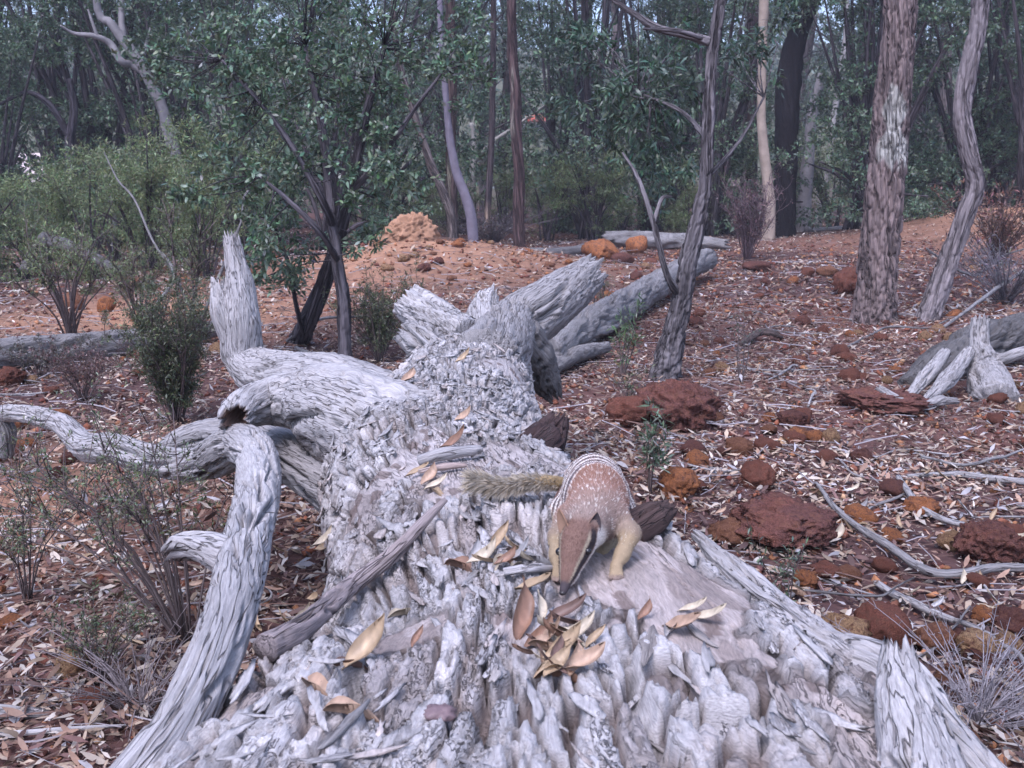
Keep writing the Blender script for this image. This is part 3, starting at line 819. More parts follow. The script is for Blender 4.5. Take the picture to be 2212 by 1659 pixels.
# charred slabs on the right edge and the stump-like stub in front
limb('spur', [at(1130, 985, 1.55), at(1175, 955, 1.6), at(1205, 905, 1.64)], [0.036, 0.035, 0.015], 'dark charred slab breaking away at the edge', seed=27, nring=50, jag=0.03, depth=0.25, col=(0.055, 0.036, 0.034))
limb('spur', [at(1360, 1150, 1.10), at(1410, 1120, 1.12), at(1448, 1098, 1.14)], [0.021, 0.019, 0.009], 'dark brown slab of bark beside the animal', seed=28, nring=40, jag=0.012, depth=0.2, col=(0.075, 0.05, 0.045))
limb('root', [at(2010, 1820, 0.62), at(1985, 1640, 0.67), at(1950, 1490, 0.72), at(1942, 1400, 0.745)], [0.040, 0.028, 0.019, 0.010], 'pale upright root stub with a frayed tip', seed=29, nseg=80, nring=106, jag=0.022, depth=0.16, wl=0.016)
limb('root', [(0.345, 0.66, 0.452), (0.325, 0.78, 0.458), (0.287, 0.91, 0.462), (0.243, 1.03, 0.470), (0.20, 1.14, 0.476)], [0.012, 0.017, 0.015, 0.014, 0.006], 'raised lip of wood along the open crevice', seed=30, nring=160, depth=0.4, wl=0.006, lump=0.7, wob=0.01)

# flakes and plates of bark standing off the surface
def flake_geo(seed):
    """one ragged plate of bark about 2 units long"""
    g = np.random.default_rng(seed); n = 13
    a = np.linspace(0, 2 * np.pi, n, endpoint=False) + g.uniform(-0.15, 0.15, n)
    r = np.clip(1 + 0.30 * g.normal(size=n), 0.5, 1.6)
    x, y = 0.5 * r * np.cos(a), r * np.sin(a)
    curl, bow = g.uniform(-0.25, 0.45), g.uniform(-0.12, 0.2)
    z = lambda x, y: curl * x * x + bow * y * y
    top = np.stack([x, y, z(x, y) + 0.09 + 0.03 * g.normal(size=n)], 1); bot = np.stack([x * 0.86, y * 0.88, z(x, y) - 0.12], 1)
    ins = np.stack([x * 0.55, y * 0.55, z(x * 0.55, y * 0.55) + 0.13 + 0.06 * g.normal(size=n)], 1)
    V = np.vstack([top, bot, ins, [[0, 0, 0.14]]])
    i = np.arange(n); j = (i + 1) % n
    q = np.vstack([np.stack([i + n, j + n, j, i], 1), np.stack([i, j, j + 2 * n, i + 2 * n], 1)])
    t = np.vstack([np.stack([i + 2 * n, j + 2 * n, np.full(n, 3 * n)], 1), np.stack([j[1:-1] + n, i[1:-1] + n, np.full(n - 2, n)], 1)])
    C = GREY * np.concatenate([np.full(n, 1.1), np.full(n, 0.7), g.uniform(0.9, 1.1, n), [1.0]])[:, None]
    return V, q, t, C
FLG = [flake_geo(500 + i) for i in range(22)]
FL = [mesh_np('bark_flake', V, q, t, M_FLAKE, C * (0.62 + 0.4 * (k % 5) / 4) * (np.array([1, 0.95, 0.9]) if k % 3 == 0 else 1), False, V * np.array([0.03, 0.0044, 0.03]) + k) for k, (V, q, t, C) in enumerate(FLG)]
def place_flakes():
    nr, ns = LOGGRID.shape[:2]
    crust = Bag(True)
    n_part = 0
    yy = LOGGRID[:, 215, 1]
    for i in range(2300):
        part = n_part < 240 and i % 8 == 0
        y = 0.5 + 2.55 * rng.random() ** (1.25 if not part else 1.8)
        row = int(np.clip(np.searchsorted(yy, y), 1, nr - 3)); colm = int(np.clip(rng.normal(215, 92), 14, 415))
        if rng.random() < LOGBARE[row, colm] * (0.93 if not part else 0.5): continue
        p = LOGGRID[row, colm]
        if (p[0] - 0.075) ** 2 + ((p[1] - 1.06) * 0.5) ** 2 < 0.066 ** 2: continue
        if y < 1.05 and (rng.random() < 0.6 or p[2] < 0.46): continue
        s = rng.uniform(0.007, 0.016) if part else rng.uniform(0.005, 0.0135) * (1.15 if y < 1.2 else 1.1)
        fl_ = 0.09 if y < 1.1 else 0.14
        nrm = Vector(LOGNG[row, colm]) + Vector((rng.normal(0, fl_), rng.normal(-0.5 * fl_, fl_), 0.05))
        nrm.normalize()
        yaw = rng.normal(0, 0.4) + 0.8 * float(vnoise(p[0] * 9, p[1] * 6, seed=31))
        ax = Vector((math.sin(yaw), math.cos(yaw), 0)); ax = (ax - nrm * ax.dot(nrm)).normalized()
        Mx = Matrix((ax.cross(nrm), ax, nrm)).transposed().to_4x4()
        lg = 1.45 if y < 1.1 else 1.0
        sc = (s * rng.uniform(0.55, 1.0), s * rng.uniform(0.9, 1.8) * lg, s * rng.uniform(0.6, 1.1))
        lift_ = rng.uniform(-0.05, 0.22) * s
        Mx = Matrix.Translation(Vector(p) + nrm * lift_) @ Mx @ Matrix.Diagonal((*sc, 1))
        k = int(rng.integers(22))
        if part:
            o = link('bark_flake', FL[k], LOG); o.matrix_local = Mx; n_part += 1
        else:
            V, q, t, C = FLG[k]; A = np.array(Mx)
            W = V @ A[:3, :3].T + A[:3, 3]
            tone = rng.uniform(0.72, 1.12) * (np.array([1, 1, 1]) if rng.random() < 0.8 else np.array([1.0, 0.92, 0.86]))
            crust.add(W, q, t, C * tone, np.stack([W[:, 0], W[:, 2], W[:, 1] * 0.16], 1))
    o = link('bark_crust', crust.mesh('bark_crust', M_FLAKE, False), LOG); o['kind'] = 'stuff'
place_flakes()

# ------------------------------------------------------------------ other fallen wood
def loose(name, P, R, label, cat, group=None, seed=1, col=GREY, nseg=10, nring=30, jag=0.0, jag0=0.0, depth=0.2, lump=0.2, wl=0.012, wob=0.0, twist=1.0, mat=None, drop=True, hollow=0):
    V, q, t = tube_geo(P, R, nseg, nring, grain(depth, lump, wl, twist, seed), jag, jag0, seed, wob=wob, hollow=hollow)
    C = np.asarray(col) * (1 + 0.25 * fbm(V[:, 0] * 12, V[:, 1] * 12, V[:, 2] * 12, 3, seed))[:, None]
    return tag(link(name, mesh_np(name, V, q, t, mat or M_LIMB, C, True, tube_geo.grain)), label, cat, group)

G = lambda vx, vy, z=0.03: (lambda p: np.array([p[0], p[1], float(gh(p[0], p[1])) + z]))(on(vx, vy, z))
loose('grey_log', [G(-120, 790, 0.07), G(0, 775, 0.08), G(180, 755, 0.08), G(340, 732, 0.075), G(500, 702, 0.06)], [0.075, 0.075, 0.07, 0.06, 0.045], 'long straight grey log lying across the bare ground', 'log', seed=41, col=GREY * 0.55, nseg=36, nring=90, jag=0.05, depth=0.16, wl=0.03)
loose('grey_log', [G(1175, 760, 0.10), G(1250, 712, 0.10), G(1330, 668, 0.12), G(1400, 628, 0.13), G(1480, 585, 0.16), G(1530, 565, 0.18)], [0.08, 0.095, 0.10, 0.10, 0.105, 0.09], 'grooved grey log lying behind the fork, passing behind the slender tree', 'log', seed=42, col=GREY * 0.66, nseg=70, nring=119, jag=0.1, depth=0.18, wl=0.04)
loose('broken_limb', [G(1165, 800, 0.06), G(1240, 765, 0.06), G(1310, 748, 0.05)], [0.035, 0.045, 0.03], 'short splintered limb on the litter under the fork', 'branch', seed=43, col=GREY * 0.62, nseg=20, nring=40, jag=0.06, jag0=0.06)
loose('broken_limb', [G(1200, 728, 0.12), G(1250, 722, 0.10), G(1300, 712, 0.08), G(1345, 692, 0.06)], [0.03, 0.035, 0.03, 0.02], 'cracked limb with a pointed tip leaning by the grooved log', 'branch', seed=44, col=GREY * 0.7, nseg=20, nring=40, jag=0.05, jag0=0.08)
loose('grey_log', [G(1310, 515, 0.13), G(1400, 518, 0.13), G(1490, 522, 0.11), G(1570, 528, 0.09)], [0.09, 0.13, 0.10, 0.07], 'knobbly grey log end in front of the far shrubs', 'log', seed=45, col=GREY * 0.7, nseg=30, nring=50, jag=0.2, jag0=0.2, depth=0.2, wl=0.08)
loose('grey_log', [G(1080, 545, 0.07), G(1180, 548, 0.07), G(1290, 540, 0.07)], [0.06, 0.07, 0.05], 'thin dark log on the ground between the far trunks', 'log', seed=46, col=GREY * 0.45, nseg=14, nring=30, wl=0.05)
loose('fallen_branch', [G(1945, 512, 0.05), G(1985, 496, 0.12), G(2030, 505, 0.06), G(2060, 512, 0.03)], [0.03, 0.05, 0.045, 0.02], 'pale bent branch on the slope behind the flaky trunk', 'branch', seed=47, col=GREY * 1.05, nseg=14, nring=30, wl=0.05)
loose('fallen_branch', [G(1740, 500, 0.08), G(1830, 498, 0.08), G(1900, 495, 0.08)], [0.04, 0.06, 0.04], 'pale branch lying at the foot of the far trees', 'branch', seed=48, col=GREY * 0.9, nseg=12, nring=30, wl=0.05)
loose('fallen_branch', [at(60, 590, 8.5), at(95, 515, 8.6), at(110, 518, 8.6), at(180, 545, 8.5), at(265, 590, 8.3)], [0.07, 0.07, 0.06, 0.05, 0.03], 'dark bent limb among the left shrubs', 'branch', seed=49, col=GREY * 0.3, nseg=14, nring=40, wl=0.05)
loose('curved_root', [G(1600, 735, 0.02), G(1640, 712, 0.05), G(1665, 712, 0.05), G(1690, 722, 0.02)], [0.018, 0.024, 0.022, 0.012], 'dark curved root poking out of the litter', 'root', seed=50, col=(0.12, 0.09, 0.08), nseg=10, nring=24)

# sticks on the right-hand litter
STK = [
    ([(1762, 1040, .03), (1830, 1110, .03), (1920, 1165, .03), (2010, 1215, .03), (2085, 1225, .03), (2150, 1210, .03), (2230, 1213, .03)], [.006, .008, .010, .011, .011, .011, .010], 0.62, 'long grey stick sweeping down and along past the flat rock'),
    ([(1940, 1030, .03), (1985, 1075, .03), (2040, 1105, .025), (2130, 1130, .03), (2230, 1168, .03)], [.008, .010, .008, .009, .008], 0.85, 'pale stick with a ragged end above the long grey stick'),
    ([(1895, 1236, .02), (1965, 1275, .02), (2060, 1320, .02)], [.008, .010, .007], 0.8, 'broken pale stick pointing down the slope below the long grey stick'),
    ([(2050, 1315, .02), (2120, 1340, .02), (2200, 1400, .02), (2230, 1440, .02)], [.005, .006, .005, .004], 0.7, 'thin pale stick near the yellowish rock'),
    ([(1860, 1400, .05), (1935, 1425, .02), (2030, 1370, .02), (2100, 1290, .04)], [.003, .003, .003, .002], 0.5, 'thin dark twig bowed over the dark red angular rock'),
    ([(1640, 1250, .02), (1760, 1270, .02), (1890, 1265, .03), (1980, 1230, .03)], [.002, .003, .003, .002], 0.4, 'thin brown twig crossing in front of the flat rock'),
    ([(1990, 985, .03), (2080, 1000, .03), (2150, 985, .03), (2230, 960, .03)], [.004, .005, .005, .004], 0.65, 'thin branch lying under the weathered stump'),
    ([(1960, 1028, .02), (2060, 1020, .02), (2140, 1030, .02), (2230, 1040, .02)], [.006, .010, .011, .010], 0.85, 'pale stick running out of frame below the stump'),
    ([(1500, 1165, .02), (1560, 1150, .03), (1650, 1148, .03)], [.003, .004, .003], 0.6, 'thin grey stick beside the orange brown rock'),
    ([(1950, 500, .03), (2080, 590, .1), (2160, 560, .2), (2230, 540, .3)], [.012, .014, .012, .008], 0.4, 'thin dark branch on the slope behind the curved trunk'),
    ([(2040, 700, .03), (2130, 640, .1), (2180, 600, .16), (2240, 570, .22)], [.01, .014, .016, .016], 0.75, 'grey branch rising out of frame at the slope'),
    ([(1830, 745, .02), (1920, 700, .04), (2000, 705, .03), (2050, 690, .03)], [.006, .007, .006, .005], 0.5, 'thin branch across the foot of the flaky trunk'),
    ([(1660, 830, .02), (1710, 790, .03), (1725, 787, .03)], [.005, .007, .006], 0.85, 'short pale forked stick on the middle litter'),
    ([(1745, 880, .02), (1760, 850, .05), (1740, 845, .03)], [.005, .005, .004], 0.9, 'small hooked pale stick on the middle litter'),
    ([(1560, 770, .02), (1640, 800, .02), (1720, 835, .02)], [.004, .005, .004], 0.6, 'grey stick lying straight on the middle litter'),
    ([(1085, 532, .05), (1200, 545, .05), (1290, 525, .05)], [.02, .025, .02], 0.55, 'grey stick on the ground behind the orange bank'),
    ([(620, 745, .05), (690, 700, .06), (790, 690, .05)], [.008, .010, .008], 0.5, 'stick leaning behind the upright broken branch'),
    ([(640, 760, .02), (720, 800, .02), (760, 820, .02)], [.010, .012, .010], 0.6, 'grey stick on the ground by the leaning twin stems'),
    ([(900, 795, .02), (800, 640, .02), (880, 625, .02)], [.003, .003, .002], 0.6, 'thin stick on the orange bank behind the fork'),
]
for i, (P, R, c, lab) in enumerate(STK):
    loose('stick', [G(*p) for p in P], R, lab, 'stick', seed=600 + i, col=GREY * c, nseg=9, nring=44, wob=0.006, depth=0.15, wl=0.006)
loose('stick', [at(-60, 1535, 1.6), at(40, 1540, 1.62), at(130, 1548, 1.66), at(202, 1562, 1.7)], [0.013, 0.012, 0.010, 0.005], 'pale grey stick entering at the lower frame edge beside the bush', 'stick', seed=640, col=GREY * 0.95, nseg=14, nring=50, depth=0.2, wl=0.008)

# anonymous sticks: two kinds nothing tells apart
for i in range(70):
    right = i < 46
    r = rng.uniform(1.7, 8); t = math.radians(rng.uniform(8, 30) if right else rng.uniform(-30, -12))
    c = np.array([r * math.sin(t), r * math.cos(t)]); a = rng.uniform(0, 3.14); L = rng.uniform(0.12, 0.34) * (1 + 0.05 * r)
    d = np.array([math.cos(a), math.sin(a)]); e = np.array([-d[1], d[0]])
    pts = [lift((*(c + d * L * k + e * L * rng.normal(0, 0.12)), 0), 0.016) for k in (-0.5, -0.15, 0.2, 0.5)]
    loose('twig', pts, np.array([0.002, 0.0036, 0.0032, 0.0015]) * rng.uniform(0.8, 1.7), 'thin dry twig in the litter on the rocky side of the log' if right else 'thin dry twig in the litter on the shrub side of the log', 'twig',
          'dry twigs on the rocky side' if right else 'dry twigs on the shrub side', seed=700 + i, col=(GREY * rng.uniform(0.5, 1.0) if rng.random() < 0.7 else (0.16, 0.1, 0.075)), nseg=6, nring=14, depth=0.1)

# the weathered root stump on the right
ST = thing('weathered_stump', 'small silvery weathered stump with splayed roots on the right-hand slope', 'stump', G(2130, 860, 0))
def st(*a, **k):
    o = limb(*a, parent=None, **k); 
    o.parent = ST; o.matrix_parent_inverse = Matrix.Translation(-Vector(ST.location)); return o
st('core', [G(2150, 885, -0.02), at(2130, 800, 4.35), at(2115, 745, 4.4), at(2118, 690, 4.42)], [0.105, 0.07, 0.042, 0.036], seed=51, nseg=40, nring=70, jag=0.04, depth=0.2, col=GREY * 0.85)
st('root', [at(1955, 866, 4.05), at(2000, 815, 4.2), at(2040, 765, 4.4)], [0.014, 0.032, 0.026], seed=52, nring=50, col=GREY * 0.95, jag=0.05, jag0=0.03, depth=0.3)
st('root', [at(1992, 872, 4.0), at(2045, 822, 4.15), at(2095, 760, 4.38)], [0.014, 0.036, 0.024], seed=53, nring=50, col=GREY * 0.9, jag=0.04, jag0=0.03, depth=0.3)
st('root', [at(1988, 880, 3.95), at(1945, 868, 3.96), at(1898, 838, 4.05)], [0.012, 0.022, 0.014], seed=54, nring=40, col=GREY * 0.9, jag=0.03)
st('root', [at(1990, 880, 3.93), at(2030, 866, 3.98), at(2066, 866, 4.0)], [0.012, 0.022, 0.012], seed=57, nring=40, col=GREY * 0.75, jag=0.03)
st('root', [at(1965, 842, 4.5), at(2040, 790, 4.65), at(2130, 745, 4.9), at(2230, 715, 5.1)], [0.06, 0.10, 0.11, 0.10], seed=58, nring=60, col=GREY * 0.3, jag0=0.06)
st('root', [at(2130, 770, 4.4), at(2165, 775, 4.35), at(2195, 765, 4.3), at(2240, 750, 4.3)], [0.02, 0.025, 0.025, 0.02], seed=55, nring=40, col=GREY * 0.9)
st('root', [at(2140, 830, 4.35), at(2180, 850, 4.3), at(2240, 870, 4.2)], [0.03, 0.02, 0.012], seed=56, nring=30, col=GREY * 0.7)

# brown stick lying on the log in front of the animal, and a short piece behind
def onlog(vx, vy, dz=0.0):
    p, n = logspot(vx, vy); return p + np.array([0, 0, dz])
loose('stick', [at(572, 1398, 0.845), at(660, 1350, 0.90), onlog(760, 1300, .02), onlog(850, 1230, .02), onlog(925, 1165, .024), onlog(965, 1135, .03)], [0.0125, 0.011, 0.010, 0.009, 0.006, 0.003], 'brown weathered stick lying slantwise across the top of the log', 'stick', seed=650, col=(0.27, 0.225, 0.215), nseg=18, nring=80, depth=0.3, wl=0.006, lump=0.25)
loose('stick', [onlog(905, 1010, .012), onlog(960, 1000, .015), onlog(1040, 988, .014)], [0.007, 0.009, 0.006], 'short grooved wood splinter lying behind the tail', 'stick', seed=651, col=GREY * 0.8, nseg=14, nring=30, depth=0.3, wl=0.005)
loose('stick', [onlog(905, 1030, .008), onlog(960, 1022, .010), onlog(1010, 1015, .008)], [0.003, 0.005, 0.003], 'thin pinkish splinter below the grooved one behind the tail', 'stick', seed=652, col=(0.42, 0.33, 0.29), nseg=10, nring=20)
loose('stick', [onlog(1090, 1250, .006), onlog(1140, 1245, .008), onlog(1200, 1238, .006)], [0.004, 0.005, 0.004], 'grooved grey splinter pointing at the muzzle of the animal', 'stick', seed=653, col=GREY * 0.9, nseg=12, nring=24, depth=0.3, wl=0.004)

# ------------------------------------------------------------------ trees
GREENS = {'blue': np.array([0.096, 0.14, 0.082]), 'dark': np.array([0.058, 0.092, 0.056]), 'mid': np.array([0.095, 0.145, 0.065]), 'grey': np.array([0.118, 0.152, 0.108]), 'yellow': np.array([0.145, 0.182, 0.075]), 'olive': np.array([0.108, 0.125, 0.062])}

def unit(n):
    v = rng.normal(size=(n, 3)); return v / np.linalg.norm(v, axis=1)[:, None]

def rosettes(bag, tips, ax, per, L, W, col, droop=0.2, spread=1.0, simple=None, var=0.35):
    """tufts of leaves at twig tips"""
    n = len(tips); k = per
    P = np.repeat(tips, k, 0); A = np.repeat(ax, k, 0)
    d = A * 0.55 + unit(n * k) * spread; d[:, 2] -= droop
    d /= np.linalg.norm(d, axis=1)[:, None]
    P = P + d * L * 0.15 + rng.normal(0, L * 0.25, P.shape)
    tone = np.repeat(np.exp(rng.normal(0, var * 0.6, (n, 1))), k, 0) * np.exp(rng.normal(0, var * 0.6, (n * k, 1)))
    hue = 1 + rng.normal(0, 0.12, (n * k, 3))
    C = np.clip(np.asarray(col) * tone * hue, 0.008, 0.4)
    LL = L * rng.uniform(0.6, 1.2, n * k)
    bag.add(*leaf_cloud(P, d, unit(n * k) * 0.7 + np.array([0, 0, 0.8]), LL, LL * W / L, C, rng.normal(0.15, 0.12, n * k), rng.uniform(0, 0.2, n * k), simple))

def clump_tips(center, rad, n):
    """points through an uneven ellipsoid, denser outside, gathered in sprays"""
    c = np.asarray(center, float); r = np.asarray(rad, float)
    m = max(3, n // 9)
    u = unit(m) * (rng.random((m, 1)) ** 0.45)
    i = rng.integers(m, size=n)
    p = c + r * (u[i] + rng.normal(0, 0.16, (n, 3)))
    ax = (p - c) / r; ax[:, 2] += 0.25
    ax /= np.maximum(np.linalg.norm(ax, axis=1), 1e-6)[:, None]
    return p, ax, c + r * u

def bark_tube(bag, P, R, nseg=10, nring=24, col=(0.12, 0.1, 0.1), depth=0.14, size=0.03, seed=1, wob=0.0, rel=None, patch=None):
    V, q, t = tube_geo(P, R, nseg, nring, rel or flaky(depth, seed, size, elong=8.0 if nseg > 80 else 4.6), seed=seed, wob=wob)
    n = fbm(V[:, 0] * 7, V[:, 1] * 7, V[:, 2] * 3, 3, seed)
    C = np.asarray(col) * (1 + 0.35 * n)[:, None]
    if patch is not None: C = patch(V, C)
    bag.add(V, q, t, C, tube_geo.grain)

def twigs_to(bag, origins, targets, r0, col, seed=0):
    """thin branchlets from points on the limbs to the tufts"""
    for o, t in zip(origins, targets):
        m = (o + t) / 2 + rng.normal(0, 0.06, 3) * np.linalg.norm(t - o)
        V, q, tr = tube_geo([o, m, t], [r0, r0 * 0.7, r0 * 0.35], 4, 6, None, seed=seed)
        bag.add(V, q, tr, np.asarray(col) * rng.uniform(0.8, 1.2))

def make_tree(name, label, base, stems, clumps, leaf, group=None, bark=(0.11, 0.095, 0.1), mat=M_BARK, fmat=M_LEAF, twig=0.006, cat='tree', patch=None, depth=0.14, size=0.03, nseg=16, simple=None, seed=1, rings=0):
    """stems: list of (points, radii); clumps: list of (centre, radii, tips); leaf: per tuft, length, width, colour"""
    base = np.asarray(base, float)
    T = thing(name, label, cat, base, group)
    ends = []
    for k, (P, R) in enumerate(stems):
        bag = Bag(True); P = np.asarray(P, float) - base
        bark_tube(bag, P, R, nseg if k == 0 else max(6, nseg // 2 + 2), rings if (k == 0 and rings) else max(16, int(10 * len(P))) * (2 if nseg > 20 else 1), bark, depth, size, seed + k, patch=None if patch is None else (lambda V, C: patch(V + base, C)))
        link('trunk' if k == 0 else 'branch', bag.mesh('trunk' if k == 0 else 'branch', mat), T)
        ends.append(spline(P, 24))
    skel = np.concatenate(ends)
    fb, tb = Bag(), Bag(True)
    for (c, r, n) in clumps:
        p, ax, sub = clump_tips(np.asarray(c, float) - base, r, n)
        rosettes(fb, p, ax, leaf[0], leaf[1], leaf[2], leaf[3], simple=simple, droop=leaf[4] if len(leaf) > 4 else 0.2)
        d = np.linalg.norm(skel[None] - sub[:, None], axis=2).argmin(1)
        twigs_to(tb, skel[d], sub, twig, bark, seed)
    if fb.n:
        cr = link('crown', fb.mesh('crown', fmat), T)
        if tb.n: link('twigwork', tb.mesh('twigwork', mat), cr)['kind'] = 'stuff'
    return T

# 1 flaky-barked trunk on the right, with the pale bare patch
def flaky_patch(V, C):
    px, py, pd = proj(V)
    a = sstep(0, 5, 24 + 14 * vnoise(V[:, 2] * 9, V[:, 2] * 0, seed=4) - np.abs(px - (1932 + (py - 250) * -0.06))) * sstep(178, 190, py + 25 * vnoise(V[:, 0] * 60, V[:, 2] * 4, seed=5)) * sstep(372, 360, py + 25 * vnoise(V[:, 0] * 60, V[:, 2] * 4, seed=6))
    a *= (V[:, 1] < 7.05)
    return C * (1 - a[:, None]) + np.array([0.36, 0.345, 0.31]) * a[:, None]
b1 = G(1890, 690, 0)
make_tree('flaky_bark_tree', 'stout straight tree with dark shaggy bark and a pale bare patch', b1,
          [([b1 - [0, 0, .1], at(1890, 660, b1[1]), at(1898, 560, b1[1]), at(1912, 420, b1[1]), at(1925, 250, b1[1]), at(1938, 100, b1[1]), at(1950, -60, b1[1]), at(1960, -300, b1[1]), at(1990, -700, b1[1])], [0.17, 0.135, 0.122, 0.118, 0.108, 0.10, 0.098, 0.09, 0.07]),
           ([at(1955, -200, b1[1]), at(1850, -450, b1[1]), at(1700, -700, b1[1] + .5)], [0.06, 0.05, 0.03])],
          [(at(1950, -800, b1[1]), (1.6, 1.6, 0.9), 260), (at(1650, -700, b1[1]), (1.0, 1.2, 0.6), 120)], (9, 0.075, 0.022, GREENS['grey'], 0.5), bark=(0.19, 0.145, 0.135), mat=M_SHAG, patch=flaky_patch, depth=0.17, size=0.021, nseg=90, seed=81, rings=340)
# 2 curved trunk next to it
b2 = G(1998, 690, 0); d2 = b2[1]
make_tree('curved_tree', 'thin crooked grey trunk bending beside the flaky tree', b2,
          [([b2 - [0, 0, .05], at(2022, 640, d2), at(2050, 560, d2), at(2082, 470, d2), at(2106, 400, d2), at(2092, 330, d2), at(2078, 240, d2), at(2092, 150, d2), at(2112, 60, d2), at(2118, -60, d2), at(2100, -300, d2), at(2150, -600, d2)], [0.085, 0.07, 0.066, 0.06, 0.055, 0.058, 0.055, 0.058, 0.055, 0.05, 0.045, 0.03]),
           ([at(2104, 410, d2), at(2112, 370, d2), at(2106, 310, d2 + .05)], [0.03, 0.026, 0.012])],
          [(at(2150, -650, d2), (1.0, 1.2, 0.6), 160)], (9, 0.07, 0.02, GREENS['grey'], 0.5), bark=(0.22, 0.19, 0.19), mat=M_SHAG, depth=0.16, size=0.03, nseg=56, seed=82, rings=300)
# 3 slender tree in the middle right
b3 = G(1432, 822, 0); d3 = b3[1]
make_tree('slender_tree', 'slender leaning grey-barked tree with drooping dark foliage right of the log', b3,
          [([b3 - [0, 0, .05], at(1446, 760, d3), at(1470, 660, d3), at(1488, 560, d3), at(1512, 460, d3), at(1524, 390, d3), at(1530, 250, d3), at(1538, 120, d3), at(1552, 30, d3), at(1562, -60, d3), at(1580, -300, d3)], [0.082, 0.060, 0.046, 0.040, 0.036, 0.031, 0.027, 0.026, 0.026, 0.025, 0.02]),
           ([at(1532, 90, d3), at(1490, 78, d3), at(1420, 60, d3), at(1370, 30, d3), at(1310, -10, d3)], [0.022, 0.019, 0.017, 0.014, 0.008]),
           ([at(1522, 84, d3), at(1460, 66, d3 - .1), at(1390, 62, d3 - .15)], [0.012, 0.010, 0.006]),
           ([at(1468, 640, d3), at(1440, 590, d3 - .05), at(1408, 470, d3), at(1375, 380, d3 + .1), at(1345, 330, d3 + .2)], [0.022, 0.014, 0.012, 0.010, 0.006]),
           ([at(1412, 480, d3), at(1430, 430, d3 + .05), at(1450, 425, d3 + .1)], [0.010, 0.009, 0.006]),
           ([at(1528, 300, d3), at(1470, 240, d3 + .3), at(1380, 200, d3 + .6)], [0.014, 0.010, 0.006]),
           ([at(1524, 390, d3), at(1600, 300, d3 + .3), at(1650, 210, d3 + .5)], [0.010, 0.008, 0.005])],
          [(at(1370, 230, d3 + .7), (0.30, 0.4, 0.26), 110), (at(1300, 170, d3 + .9), (0.26, 0.4, 0.2), 60), (at(1420, 330, d3 + .8), (0.22, 0.3, 0.24), 80), (at(1330, 90, d3 + 1.0), (0.34, 0.4, 0.2), 70), (at(1600, 120, d3 + .9), (0.28, 0.4, 0.3), 60), (at(1450, 160, d3 + .8), (0.25, 0.35, 0.25), 70),
           (at(1500, -250, d3 + .5), (0.7, 0.7, 0.4), 180)], (9, 0.05, 0.013, GREENS['dark'] * 1.1, 0.5), bark=(0.155, 0.138, 0.14), depth=0.2, size=0.02, nseg=56, twig=0.004, seed=83, rings=320)
# 4 broad-leaved tree left of centre, two stems
b4 = G(745, 800, 0); d4 = b4[1]
make_tree('broad_leaf_tree', 'dense small tree with stiff rosettes of blue-green leaves and twin dark stems', b4,
          [([b4 - [0, 0, .05], at(745, 740, d4), at(742, 650, d4), at(730, 570, d4 + .05), at(718, 480, d4 + .1), at(712, 400, d4 + .15), at(690, 250, d4 + .2), at(660, 100, d4 + .3)], [0.042, 0.034, 0.032, 0.030, 0.027, 0.024, 0.02, 0.012]),
           ([G(640, 755, -.03), at(662, 700, d4 + .5), at(700, 610, d4 + .4), at(735, 500, d4 + .3), at(760, 400, d4 + .3), at(790, 250, d4 + .3), at(830, 100, d4 + .4)], [0.06, 0.052, 0.045, 0.035, 0.028, 0.022, 0.012]),
           ([at(720, 490, d4 + .1), at(700, 440, d4), at(640, 330, d4), at(560, 220, d4 + .1), at(480, 130, d4 + .2)], [0.02, 0.018, 0.015, 0.012, 0.006]),
           ([at(755, 420, d4 + .3), at(830, 330, d4 + .2), at(900, 230, d4 + .2), at(960, 150, d4 + .3)], [0.018, 0.014, 0.010, 0.006]),
           ([at(728, 560, d4), at(690, 500, d4 - .2), at(620, 430, d4 - .2), at(560, 380, d4 - .1)], [0.016, 0.014, 0.010, 0.006]),
           ([at(655, 720, d4 + .5), at(640, 660, d4 + .35), at(620, 560, d4 + .3), at(590, 480, d4 + .3)], [0.014, 0.012, 0.010, 0.006])],
          [(at(560, 240, d4 + .2), (0.34, 0.40, 0.28), 150), (at(450, 130, d4 + .6), (0.34, 0.4, 0.26), 110), (at(700, 190, d4 + .2), (0.36, 0.45, 0.34), 150), (at(840, 200, d4 + .4), (0.36, 0.45, 0.30), 150), (at(970, 165, d4 + .6), (0.26, 0.35, 0.18), 80),
           (at(500, 380, d4 + .1), (0.26, 0.3, 0.16), 80), (at(640, 370, d4), (0.26, 0.4, 0.18), 90), (at(830, 340, d4 + .2), (0.28, 0.35, 0.16), 90), (at(620, 500, d4 + .1), (0.24, 0.3, 0.18), 110), (at(590, 610, d4 + .2), (0.16, 0.25, 0.14), 60), (at(800, 450, d4 + .3), (0.18, 0.3, 0.10), 45),
           (at(740, 40, d4 + .4), (0.6, 0.5, 0.3), 150), (at(560, 40, d4 + .5), (0.5, 0.5, 0.3), 120), (at(900, 50, d4 + .6), (0.4, 0.5, 0.3), 100), (at(700, -250, d4 + .4), (0.8, 0.7, 0.4), 160), (at(800, 520, d4 + .1), (0.10, 0.2, 0.08), 20)],
          (11, 0.036, 0.0145, GREENS['blue'] * 1.1, 0.05), bark=(0.10, 0.088, 0.095), depth=0.18, size=0.02, nseg=30, twig=0.004, seed=84, rings=160)
